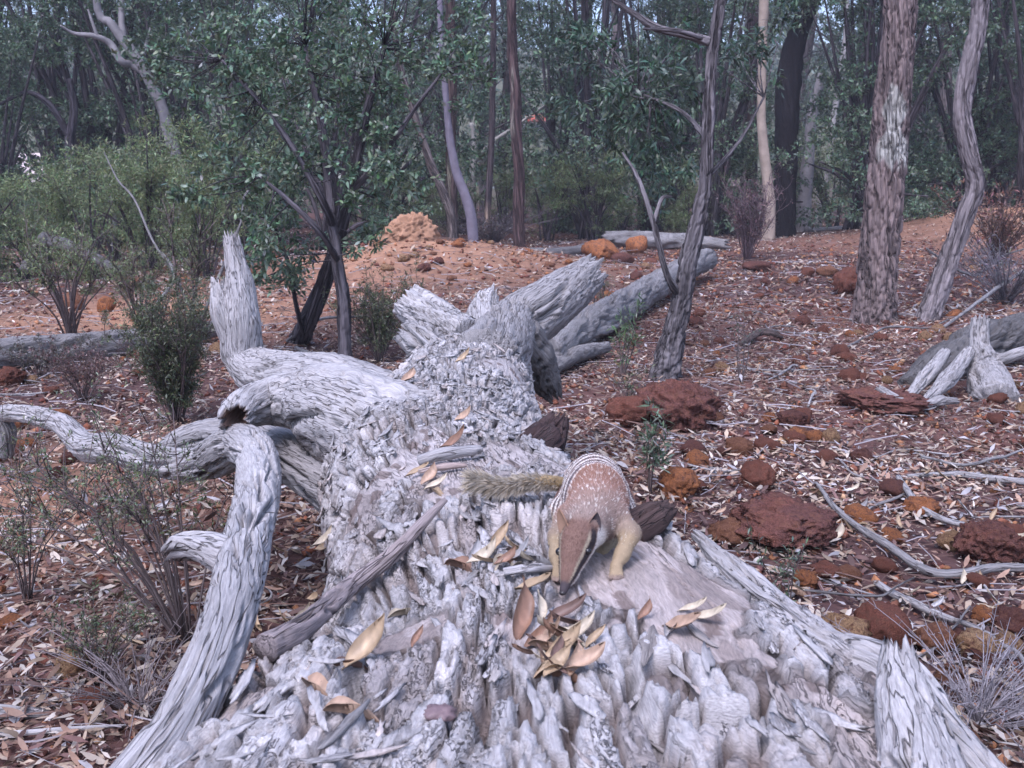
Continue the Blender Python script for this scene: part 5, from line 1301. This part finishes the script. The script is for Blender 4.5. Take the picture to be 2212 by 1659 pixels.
ONLOG = [
    (700, 1490, -0.6, 130, 4, 'large reddish brown curled leaf left of the pinkish pair on the log'),
    (765, 1535, 0.1, 130, 4, 'large pale pinkish leaf lying flat on the near left of the log'),
    (810, 1425, 0.7, 150, 0, 'long tan twisted leaf above the pinkish leaf on the log'),
    (1120, 1350, 1.8, 150, 1, 'reddish brown broad leaf standing up at the back of the leaf heap'),
    (1000, 1235, -0.7, 120, 1, 'narrow brown leaf with a pointed tail left of the animal'),
    (1055, 1215, 0.3, 90, 2, 'curled cream leaf in the hollow left of the animal'),
    (1085, 1180, 1.3, 90, 0, 'crumpled tan leaf leaning on the ledge left of the animal'),
    (1130, 1215, -0.3, 95, 5, 'grey dished leaf close left of the muzzle'),
    (1160, 1215, 0.2, 90, 5, 'grey flat leaf touching the dished grey leaf'),
    (1155, 1285, -0.35, 110, 0, 'tan torn leaf just in front of the muzzle'),
    (1240, 1385, 0.55, 130, 2, 'pale rolled leaf on top of the leaf heap'),
    (1200, 1400, -0.5, 120, 4, 'orange brown leaf in the middle of the leaf heap'),
    (1235, 1420, 0.3, 120, 0, 'broad tan leaf on the right of the leaf heap'),
    (1180, 1430, -0.9, 100, 2, 'cream narrow leaf inside the leaf heap'),
    (1270, 1440, 0.35, 110, 4, 'pinkish leaf pointing out of the right of the heap'),
    (1215, 1475, 0.05, 130, 1, 'brown cupped leaf at the near edge of the heap'),
    (1170, 1390, 0.9, 100, 1, 'dark red leaf at the back left of the heap'),
    (1225, 1340, 0.5, 110, 3, 'dark brown leaf between the heap and the muzzle'),
    (1390, 1335, 1.2, 60, 1, 'small red brown leaf wedged upright right of the heap'),
    (1480, 1370, -0.5, 110, 4, 'pinkish curved leaf in the crack right of the heap'),
    (1450, 1360, 1.4, 90, 5, 'grey curled leaf edge in the crack right of the heap'),
    (1535, 1345, -0.1, 90, 2, 'yellowish leaf sticking out over the right edge of the log'),
    (1500, 1325, 0.1, 70, 2, 'small white leaf on the right shoulder of the log'),
    (990, 965, 0.0, 80, 1, 'reddish brown leaf lying behind the grooved splinter'),
    (940, 1050, 0.6, 60, 2, 'small cream leaf left of the tail tip'),
    (950, 1065, -0.8, 55, 0, 'small tan leaf below the tail tip'),
    (925, 1045, 1.2, 60, 4, 'small upright pinkish leaf left of the tail tip'),
    (700, 1180, 0.2, 70, 2, 'round pale leaf in the notch on the log side'),
    (690, 1200, -0.6, 70, 0, 'tan leaf under the round pale leaf in the notch'),
    (650, 1300, -0.7, 80, 0, 'narrow tan leaf by the thick end of the brown stick'),
    (620, 1315, -0.2, 80, 2, 'pale narrow leaf behind the thick end of the brown stick'),
    (870, 1325, 0.8, 80, 2, 'thin straw-coloured leaf below the middle of the brown stick'),
    (905, 1390, 1.4, 60, 1, 'small rusty leaf in the crack left of the leaf heap'),
    (880, 815, 1.2, 50, 4, 'small orange leaf in a hole far up the log'),
    (1010, 775, 0.3, 45, 0, 'small tan leaf near the middle of the far log'),
    (1010, 905, 0.3, 50, 4, 'small pinkish leaf on the middle of the log'),
    (905, 1030, 0.2, 60, 0, 'tan leaf beside the thin pinkish splinter'),
    (760, 1440, 0.4, 90, 3, 'dark brown leaf shadowed under the tan twisted leaf'),
    (1290, 1395, 0.9, 70, 0, 'small tan leaf at the right end of the heap'),
]
for a in ONLOG: put_leaf(*a)
for i in range(16):
    put_leaf(1205 + rng.normal(0, 32), 1425 + rng.normal(0, 32), rng.uniform(0, 6.28), rng.uniform(70, 110), int(rng.choice([0, 1, 4, 2, 3])), 'brown curled leaf buried among others in the leaf heap on the log', 'leaves filling the heap on the log', tilt=rng.normal(0.0, 0.12), dz=rng.uniform(0.003, 0.014))
for i in range(12):
    put_leaf(1090 + rng.normal(0, 45), 1215 + rng.normal(0, 22), rng.uniform(0, 6.28), rng.uniform(45, 75), int(rng.choice([0, 1, 5, 2, 3])), 'small curled leaf in the hollow beside the muzzle of the animal', 'small leaves in the hollow by the muzzle', tilt=rng.normal(0.1, 0.25), dz=rng.uniform(0.003, 0.010))
for i in range(150):
    right = i < 90
    r = rng.uniform(1.35, 3.4); t = math.radians(rng.uniform(11, 29) if right else rng.uniform(-29, -12))
    x, y = r * math.sin(t), r * math.cos(t)
    put_leaf(0, 0, rng.uniform(0, 6.28), rng.uniform(0.035, 0.065) * FPX / y, int(rng.choice([0, 0, 2, 2, 1, 3, 4, 5])), 'curled dry leaf on the litter between the rocks' if right else 'curled dry leaf on the litter by the left shrubs', 'larger dry leaves among the rocks' if right else 'larger dry leaves by the left shrubs', tilt=rng.normal(0, 0.2), spot=lift((x, y, 0), 0.014 + 0.01 * rng.random()))
# crumb of dark gum on the near log
p_, n_ = logspot(950, 1545)
V, T = ICO[3]; n = fbm(V[:, 0] * 3, V[:, 1] * 3, V[:, 2] * 3, 3, 9)
tag(link('dropping', mesh_np('dropping', V * (1 + 0.5 * n + 0.25 * vnoise(V[:, 0] * 5, V[:, 1] * 5, V[:, 2] * 5, 3))[:, None] * np.array([1.3, 1, 0.6]), None, T, M_DRYBIG, np.full((len(V), 3), (0.17, 0.115, 0.115))), None, p_ + [0, 0, 0.002], None, 0.009), 'crumbly purplish brown lump on the near log', 'lump')

# ------------------------------------------------------------------ the numbat
def surface_net(F, lo, h):
    """polygonise the zero level of the grid F (negative inside)"""
    s = F < 0
    nx, ny, nz = F.shape
    c = [(i, j, k) for i in (0, 1) for j in (0, 1) for k in (0, 1)]
    sub = lambda A, o: A[o[0]:nx - 1 + o[0], o[1]:ny - 1 + o[1], o[2]:nz - 1 + o[2]]
    cnt = sum(sub(s, o).astype(np.int8) for o in c)
    act = (cnt > 0) & (cnt < 8)
    ids = -np.ones(act.shape, np.int64); ids[act] = np.arange(act.sum())
    pos = np.zeros((act.sum(), 3)); num = np.zeros(act.sum())
    base = np.argwhere(act)
    vals = {o: sub(F, o)[act] for o in c}
    for a in c:
        for ax in range(3):
            if a[ax]: continue
            b = tuple(a[i] + (i == ax) for i in range(3))
            va, vb = vals[a], vals[b]; m = (va < 0) != (vb < 0)
            t = va[m] / (va[m] - vb[m])
            p = np.array(a, float) + np.zeros((m.sum(), 3)); p[:, ax] += t
            pos[m] += p; num[m] += 1
    P = lo + h * (base + pos / num[:, None])
    Q = []
    for ax in range(3):
        u, v = (ax + 1) % 3, (ax + 2) % 3
        sl = [slice(1, -1)] * 3; sl[ax] = slice(0, -1)
        s0 = s[tuple(sl)]; sl2 = list(sl); sl2[ax] = slice(1, None)
        e = s0 != s[tuple(sl2)]
        ii = np.argwhere(e); ii[:, u] += 1; ii[:, v] += 1
        f = s0[e]
        du = np.zeros(3, int); du[u] = 1; dv = np.zeros(3, int); dv[v] = 1
        g = lambda q: ids[q[:, 0], q[:, 1], q[:, 2]]
        quad = np.stack([g(ii - du - dv), g(ii - dv), g(ii), g(ii - du)], 1)
        quad[~f] = quad[~f][:, ::-1]
        Q.append(quad)
    Q = np.concatenate(Q); Q = Q[(Q >= 0).all(1)]
    return P, Q

def numbat():
    gz = lambda vx, vy: logspot(vx, vy)[0]
    T = thing('numbat', 'small reddish numbat with white rump stripes, head down on the log', 'numbat', (0.085, 1.05, 0.49))
    base = np.array(T.location)
    # joints, placed where each part of the animal is seen
    rump, mid, sho = np.array([0.094, 1.165, 0.5325]), np.array([0.0915, 1.105, 0.534]), at(1288, 1108, 1.045)
    neck, head = at(1266, 1140, 1.012), at(1247, 1172, 0.985)
    muz, tip = at(1229, 1238, 0.962), at(1217, 1276, 0.948)
    fl = [at(1330, 1122, 1.035), at(1362, 1152, 1.018), at(1345, 1196, 1.0), at(1330, 1222, 0.99)]
    fr = [at(1228, 1120, 1.04), at(1206, 1160, 1.02), at(1203, 1198, 1.003), at(1206, 1226, 0.993)]
    hl = [at(1240, 1085, 1.165), at(1222, 1112, 1.13), at(1220, 1140, 1.11), at(1220, 1165, 1.08)]
    hr = [at(1330, 1085, 1.165), at(1338, 1112, 1.13), at(1325, 1155, 1.10), at(1303, 1195, 1.05)]
    cone_ = []     # a, b, ra, rb
    def ch(p, r):
        for i in range(len(p) - 1): cone_.append((p[i], p[i + 1], r[i], r[i + 1]))
    ch([rump, mid, sho, neck], [0.0345, 0.0352, 0.028, 0.0195]); ch([neck, head], [0.0195, 0.0158])
    ch([head, (head + muz) / 2 + [0, 0, 0.001], muz, tip], [0.0158, 0.0118, 0.0074, 0.0042])
    for L in (fl, fr): ch(L, [0.0140, 0.0092, 0.0062, 0.0056])
    for L in (hl, hr): ch(L, [0.022, 0.018, 0.010, 0.008])
    toes = []
    for L, dx in ((fl, 0), (fr, 0), (hr, 0.0), (hl, 0)):
        e = L[3]
        for k in (-1.5, -0.5, 0.5, 1.5):
            toes.append((e + [k * 0.0022, -0.002, -0.002], e + [k * 0.0042, -0.012 - 0.002 * (abs(k) < 1), -0.0085], 0.003, 0.0019))
    lo = np.array([-0.02, 0.915, 0.40]); hi = np.array([0.175, 1.26, 0.62]); h = 0.0019
    n = np.ceil((hi - lo) / h).astype(int)
    X, Y, Z = np.meshgrid(*[lo[i] + h * np.arange(n[i]) for i in range(3)], indexing='ij')
    def rc(a, b, ra, rb):
        ab = b - a; L2 = ab @ ab
        t = np.clip(((X - a[0]) * ab[0] + (Y - a[1]) * ab[1] + (Z - a[2]) * ab[2]) / L2, 0, 1)
        return np.sqrt((X - a[0] - t * ab[0]) ** 2 + (Y - a[1] - t * ab[1]) ** 2 + (Z - a[2] - t * ab[2]) ** 2) - (ra + (rb - ra) * t)
    def smin(a, b, k):
        hh = np.clip(0.5 + 0.5 * (b - a) / k, 0, 1); return b * (1 - hh) + a * hh - k * hh * (1 - hh)
    F = None
    for c in cone_:
        d = rc(*c); F = d if F is None else smin(F, d, 0.009)
    for c in toes: F = smin(F, rc(*c), 0.002)
    # ears: thin upright cups
    hd = (tip - head); hd = hd / np.linalg.norm(hd); sidev = np.array([hd[1], -hd[0], 0]); sidev /= np.linalg.norm(sidev)
    if sidev[0] < 0: sidev = -sidev
    upv = np.cross(sidev, hd); upv = upv if upv[2] > 0 else -upv
    EAR = []
    earb = {1: at(1276, 1158, 0.992), -1: at(1227, 1156, 0.992)}
    eart = {1: at(1290, 1106, 0.996), -1: at(1208, 1098, 0.996)}
    V, Q = surface_net(F, lo, h)
    for _ in range(2):       # soften the grid
        acc = np.zeros_like(V); cnt = np.zeros(len(V))
        for i in range(4):
            np.add.at(acc, Q[:, i], V[Q[:, (i + 1) % 4]]); np.add.at(cnt, Q[:, i], 1)
            np.add.at(acc, Q[:, i], V[Q[:, (i - 1) % 4]]); np.add.at(cnt, Q[:, i], 1)
        V = V * 0.5 + 0.5 * acc / cnt[:, None]
    # ears: thin pointed cups of the same skin
    for s_ in (1, -1):
        a, b = earb[s_], eart[s_]
        ax = b - a; L = np.linalg.norm(ax); ax = ax / L
        face = np.array([0.35, -0.9, 0.25]) if s_ == 1 else np.array([-0.75, -0.6, 0.2])
        face = face - ax * (face @ ax); face /= np.linalg.norm(face); wd = np.cross(ax, face)
        tt_ = np.linspace(-0.15, 1, 12); uu_ = np.linspace(-1, 1, 9)
        TT, UU = np.meshgrid(tt_, uu_, indexing='ij')
        wv = 0.0088 * np.clip(1.0 - np.clip(TT, 0, 1) ** 1.7, 0, 1) ** 0.75 * (0.72 + 0.28 * np.sin(np.clip(TT, 0, 1) * 2.2))
        out = a + TT[..., None] * L * ax + (UU * wv)[..., None] * wd + ((np.abs(UU) ** 1.6) * wv * 0.85 - wv * 0.55)[..., None] * face
        inn_ = out + face * 0.0011
        i0 = len(V); nr_, nc_ = TT.shape; idx = np.arange(nr_ * nc_).reshape(nr_, nc_)
        qf = np.stack([idx[:-1, :-1], idx[:-1, 1:], idx[1:, 1:], idx[1:, :-1]], -1).reshape(-1, 4)
        ed = np.concatenate([idx[:, 0], idx[-1, 1:], idx[::-1, -1][1:]])
        qe = np.stack([ed[:-1], ed[1:], ed[1:] + nr_ * nc_, ed[:-1] + nr_ * nc_], 1)
        V = np.vstack([V, out.reshape(-1, 3), inn_.reshape(-1, 3)])
        Q = np.vstack([Q, qf[:, ::-1] + i0, qf + nr_ * nc_ + i0, qe + i0])
        EAR.append((i0, nr_ * nc_, s_))
    # normals
    fn = np.cross(V[Q[:, 2]] - V[Q[:, 0]], V[Q[:, 3]] - V[Q[:, 1]])
    N = np.zeros_like(V)
    for i in range(4): np.add.at(N, Q[:, i], fn)
    N /= np.maximum(np.linalg.norm(N, axis=1), 1e-12)[:, None]
    # coat colours
    RED, GRY, OCH, PALE, WHT, BLK, BRN = (np.array(c) for c in ((0.215, 0.115, 0.082), (0.22, 0.175, 0.15), (0.32, 0.242, 0.15), (0.36, 0.31, 0.22), (0.66, 0.61, 0.55), (0.035, 0.028, 0.03), (0.165, 0.098, 0.074)))
    def segt(P, a, b):
        ab = b - a; t = np.clip((P - a) @ ab / (ab @ ab), 0, 1); return t, np.linalg.norm(P - a - t[:, None] * ab, axis=1)
    def coat(P, Nn):
        mixc = lambda C, c, w: C * (1 - w[:, None]) + c * w[:, None]
        C = np.tile(RED, (len(P), 1))
        C = mixc(C, RED * 0.9 + GRY * 0.25, sstep(1.09, 1.03, P[:, 1]))
        C = mixc(C, GRY * 1.1, sstep(1.055, 1.01, P[:, 1]) * 0.75)
        # stripes over the rump: bands across the back, arched forward down the sides
        q = P[:, 1] + 26 * np.minimum(np.abs(P[:, 0] - 0.094), 0.05) ** 2
        lowb = sstep(0.545, 0.515, P[:, 2])
        for (y0, wdt, c) in ((1.112, 0.0022, WHT), (1.120, 0.0060, BLK * 2.6), (1.1275, 0.0030, WHT), (1.1355, 0.0050, BLK * 2.0), (1.1435, 0.0034, WHT), (1.152, 0.005, BLK * 1.8), (1.160, 0.0036, WHT), (1.1675, 0.004, BLK * 2), (1.1735, 0.003, WHT), (1.180, 0.005, BLK * 2), (1.189, 0.004, WHT), (1.20, 0.006, BLK * 2)):
            C = mixc(C, c, sstep(wdt, wdt * 0.5, np.abs(q - y0)))
        C = mixc(C, PALE, sstep(0.518, 0.50, P[:, 2]) * sstep(1.0, 1.04, P[:, 1]) * 0.85)
        for L in (fl, fr):
            t0, d0 = segt(P, L[1], L[2]); t1, d1 = segt(P, L[2], L[3]); t2, d2 = segt(P, L[0], L[1])
            C = mixc(C, OCH * 0.85, sstep(0.017, 0.011, d2) * 0.55 * t2); C = mixc(C, OCH, np.maximum(sstep(0.0145, 0.010, d0) * sstep(0, 0.4, t0), sstep(0.017, 0.011, d1)))
        for L in (hl, hr):
            t1, d1 = segt(P, L[2], L[3]); C = mixc(C, OCH * 1.1, sstep(0.018, 0.012, d1))
        # head
        hm = (P[:, 1] < 1.01) & (np.linalg.norm(P - head, axis=1) < 0.075) & (((P - head) @ hd) > -0.028)
        al = (P - head) @ hd; sd = (P - head - al[:, None] * hd) @ sidev; up_ = (P - head - al[:, None] * hd) @ upv
        HC = mixc(np.tile(BRN, (len(P), 1)), GRY * 0.6, sstep(0.04, 0.075, al))
        wid = np.interp(al, [-0.02, 0, 0.02, 0.045, 0.07], [0.017, 0.0158, 0.012, 0.0085, 0.005])
        ang = np.arctan2(up_, np.abs(sd))                      # 90 deg = top of the head
        deg = np.degrees(ang)
        HC = mixc(HC, PALE * 1.0, sstep(8, 4, np.abs(deg - 37)) * sstep(-0.012, 0.0, al) * sstep(0.055, 0.04, al) * 0.8)
        HC = mixc(HC, BLK, sstep(17, 11, np.abs(deg - 16)) * sstep(-0.02, -0.01, al) * sstep(0.075, 0.055, al))
        HC = mixc(HC, WHT * 0.95, sstep(-1, -7, deg))
        hw = hm * sstep(-0.028, -0.016, al)
        is_leg = np.minimum.reduce([segt(P, L[i], L[i + 1])[1] for L in (fl, fr) for i in (1, 2)]) < 0.0125
        hw = np.where(is_leg & (al < 0.045) & (np.abs(sd) > wid * 1.12), 0, hw)
        foot = np.minimum(np.linalg.norm(P - fl[3], axis=1), np.linalg.norm(P - fr[3], axis=1)) < 0.019
        hw = np.where(foot, 0, hw)
        C = mixc(C, HC, hw)
        C = mixc(C, BLK * 1.6, sstep(0.011, 0.007, np.linalg.norm(P - tip, axis=1)))
        return C
    C = coat(V, N)
    for (i0, nn_, s_) in EAR:
        C[i0:i0 + nn_] = np.array([0.34, 0.19, 0.11]); C[i0 + nn_:i0 + 2 * nn_] = (BLK * 1.7 if s_ == 1 else np.array([0.30, 0.19, 0.13]))
    me = mesh_np('body', V - base, Q, None, M_FUR, C)
    link('body', me, T)
    # fur: short hairs lying back along the body
    tris = np.concatenate([Q[:, [0, 1, 2]], Q[:, [0, 2, 3]]])
    ar = np.linalg.norm(np.cross(V[tris[:, 1]] - V[tris[:, 0]], V[tris[:, 2]] - V[tris[:, 0]]), axis=1)
    m = 80000
    k = rng.choice(len(tris), m, p=ar / ar.sum()); w = rng.dirichlet((1, 1, 1), m)
    P = (V[tris[k]] * w[..., None]).sum(1); Nn = (N[tris[k]] * w[..., None]).sum(1); Nn /= np.linalg.norm(Nn, axis=1)[:, None]
    cc = coat(P, Nn)
    keep = (np.linalg.norm(P - tip, axis=1) > 0.007) & (tris[k].max(1) < EAR[0][0])
    P, Nn, cc = P[keep], Nn[keep], cc[keep]; m = len(P)
    flow = np.tile(np.array([0, 1.0, -0.15]), (m, 1))
    flow[P[:, 1] < 1.02] += -hd * 1.5
    legd = np.minimum.reduce([segt(P, L[i], L[i + 1])[1] for L in (fl, fr, hl, hr) for i in (1, 2)])
    flow[legd < 0.014] = np.array([0, 0.1, -1.0])
    d = flow - Nn * np.sum(flow * Nn, 1)[:, None]; d /= np.maximum(np.linalg.norm(d, axis=1), 1e-9)[:, None]
    d = d + Nn * rng.uniform(0.25, 0.6, (m, 1)) + rng.normal(0, 0.18, (m, 3))
    d /= np.linalg.norm(d, axis=1)[:, None]
    ln = np.interp(P[:, 1], [0.95, 1.0, 1.06, 1.2], [0.0022, 0.0036, 0.0050, 0.0050]) * rng.uniform(0.6, 1.2, m)
    ln[P[:, 1] + 26 * np.minimum(np.abs(P[:, 0] - 0.094), 0.05) ** 2 > 1.106] *= 0.5
    ln[legd < 0.014] *= 0.6
    # white-tipped speckle on the back
    sp = (P[:, 1] > 1.0) & (P[:, 1] + 26 * (P[:, 0] - 0.094) ** 2 < 1.106) & (P[:, 2] > 0.515)
    f1, f2, idc = voro(P[:, 0] / 0.0062, P[:, 1] / 0.0085, 55)
    spot = sp & (f1 < 0.2) & (idc < 0.3)
    cc[spot] = cc[spot] * 0.25 + WHT * 0.75
    rnd = sp & (rng.random(m) < 0.07); cc[rnd] = cc[rnd] * 0.4 + WHT * 0.6
    cc *= np.exp(rng.normal(0, 0.22, (m, 1)))
    sd = np.cross(d, Nn); sd /= np.maximum(np.linalg.norm(sd, axis=1), 1e-9)[:, None]
    hw = 0.00026
    VV = np.stack([P - sd * hw - Nn * 0.0004, P + sd * hw - Nn * 0.0004, P + d * ln[:, None]], 1).reshape(-1, 3)
    CC = np.stack([cc * 0.95, cc * 0.95, np.minimum(cc * 1.15, 0.8)], 1).reshape(-1, 3)
    body = T.children[0]
    o = link('fur', mesh_np('fur', VV - base, None, np.arange(m * 3).reshape(-1, 3), M_FUR, CC), T); o['kind'] = 'stuff'
    # bushy tail
    tl = spline([at(1250, 1060, 1.19), at(1200, 1042, 1.175), at(1150, 1040, 1.165), at(1090, 1046, 1.155), at(1035, 1038, 1.15)], 60)
    Vt, qt, tt = tube_geo(tl, [0.010, 0.008, 0.006, 0.004, 0.002], 10, 50, None, seed=3)
    tail = link('tail', mesh_np('tail', Vt - base, qt, tt, M_FUR, np.full((len(Vt), 3), (0.26, 0.19, 0.10))), T)
    m = 11000
    t = rng.random(m) ** 0.9; i = np.clip((t * 59).astype(int), 0, 58); P = tl[i] + (tl[i + 1] - tl[i]) * rng.random((m, 1))
    Tn = tl[i + 1] - tl[i]; Tn /= np.linalg.norm(Tn, axis=1)[:, None]
    rd = unit(m); rd -= Tn * np.sum(rd * Tn, 1)[:, None]; rd /= np.linalg.norm(rd, axis=1)[:, None]
    ln = np.interp(t, [0, 0.15, 0.5, 1], [0.010, 0.014, 0.018, 0.024]) * rng.uniform(0.45, 1.25, m)
    d = Tn * 0.82 + rd * rng.uniform(0.25, 0.85, (m, 1)) + np.array([0, 0, -0.10]) + 0.25 * np.stack([vnoise(P[:, 0] * 260, P[:, 2] * 260, rd[:, 2] * 4, seed=k) for k in range(3)], 1); d /= np.linalg.norm(d, axis=1)[:, None]
    sd = np.cross(d, unit(m)); sd /= np.maximum(np.linalg.norm(sd, axis=1), 1e-9)[:, None]
    hw = 0.0004
    lay = rng.random((m, 1))
    c0 = np.where(lay < 0.45, [[0.30, 0.21, 0.10]], np.where(lay < 0.62, [[0.10, 0.08, 0.065]], [[0.44, 0.38, 0.29]]))
    c1 = np.where(lay < 0.7, [[0.56, 0.50, 0.41]], [[0.36, 0.29, 0.20]])
    VV = np.stack([P - sd * hw, P + sd * hw, P + d * ln[:, None] * 0.55 + sd * hw, P + d * ln[:, None]], 1)
    VV[:, 3, 2] -= 0.002
    FF = (np.arange(m)[:, None, None] * 4 + np.array([[[0, 1, 2], [0, 2, 3]]])).reshape(-1, 3)
    CC = np.stack([c0, c0, c0 * 0.7 + c1 * 0.3, c1], 1)
    o = link('tail_fur', mesh_np('tail_fur', VV.reshape(-1, 3) - base, None, FF, M_FUR, CC.reshape(-1, 3)), tail); o['kind'] = 'stuff'
    # eyes and nose
    for s_, (ex, ey, eD) in ((1, (1266, 1190, 0.970)), (-1, (1219, 1188, 0.972))):
        c = at(ex, ey, eD)
        ax_ = (c - head) @ hd
        ctr = head + hd * ax_
        dirv = sidev * s_ * math.cos(math.radians(18)) + upv * math.sin(math.radians(18))
        # sit the eye on the surface of the head in that direction
        near = V[np.argsort(np.linalg.norm(np.cross(V - ctr, dirv), axis=1) + (((V - ctr) @ dirv) < 0) * 9)[:12]].mean(0)
        Ve, Te = ICO[3]
        link('eye', mesh_np('eye', Ve, None, Te, M_EYE), T, near - dirv * 0.0002 - base, None, 0.0038)
    Ve, Te = ICO[3]
    link('nose', mesh_np('nose', Ve * np.array([1.1, 0.9, 0.8]), None, Te, M_NOSE), T, tip + hd * 0.0024 - base, None, 0.0032)
numbat()

# ------------------------------------------------------------------ air
def haze(density):
    m = bpy.data.materials.new('haze'); m.use_nodes = True
    nt = m.node_tree; nt.nodes.clear()
    out = nt.nodes.new('ShaderNodeOutputMaterial'); v = nt.nodes.new('ShaderNodeVolumePrincipled')
    v.inputs['Color'].default_value = (0.86, 0.90, 1.0, 1); v.inputs['Density'].default_value = density; v.inputs['Anisotropy'].default_value = 0.0
    nt.links.new(v.outputs[0], out.inputs['Volume'])
    b = Bag(); box(b, (-720, -720, -2.0), (720, 720, 32.0), (1, 1, 1))
    o = link('haze', b.mesh('haze', m, False)); o['kind'] = 'stuff'
    tag(o, 'thin bluish haze hanging through the wood', 'haze')
haze(0.0019)
scene.cycles.volume_bounces = 1
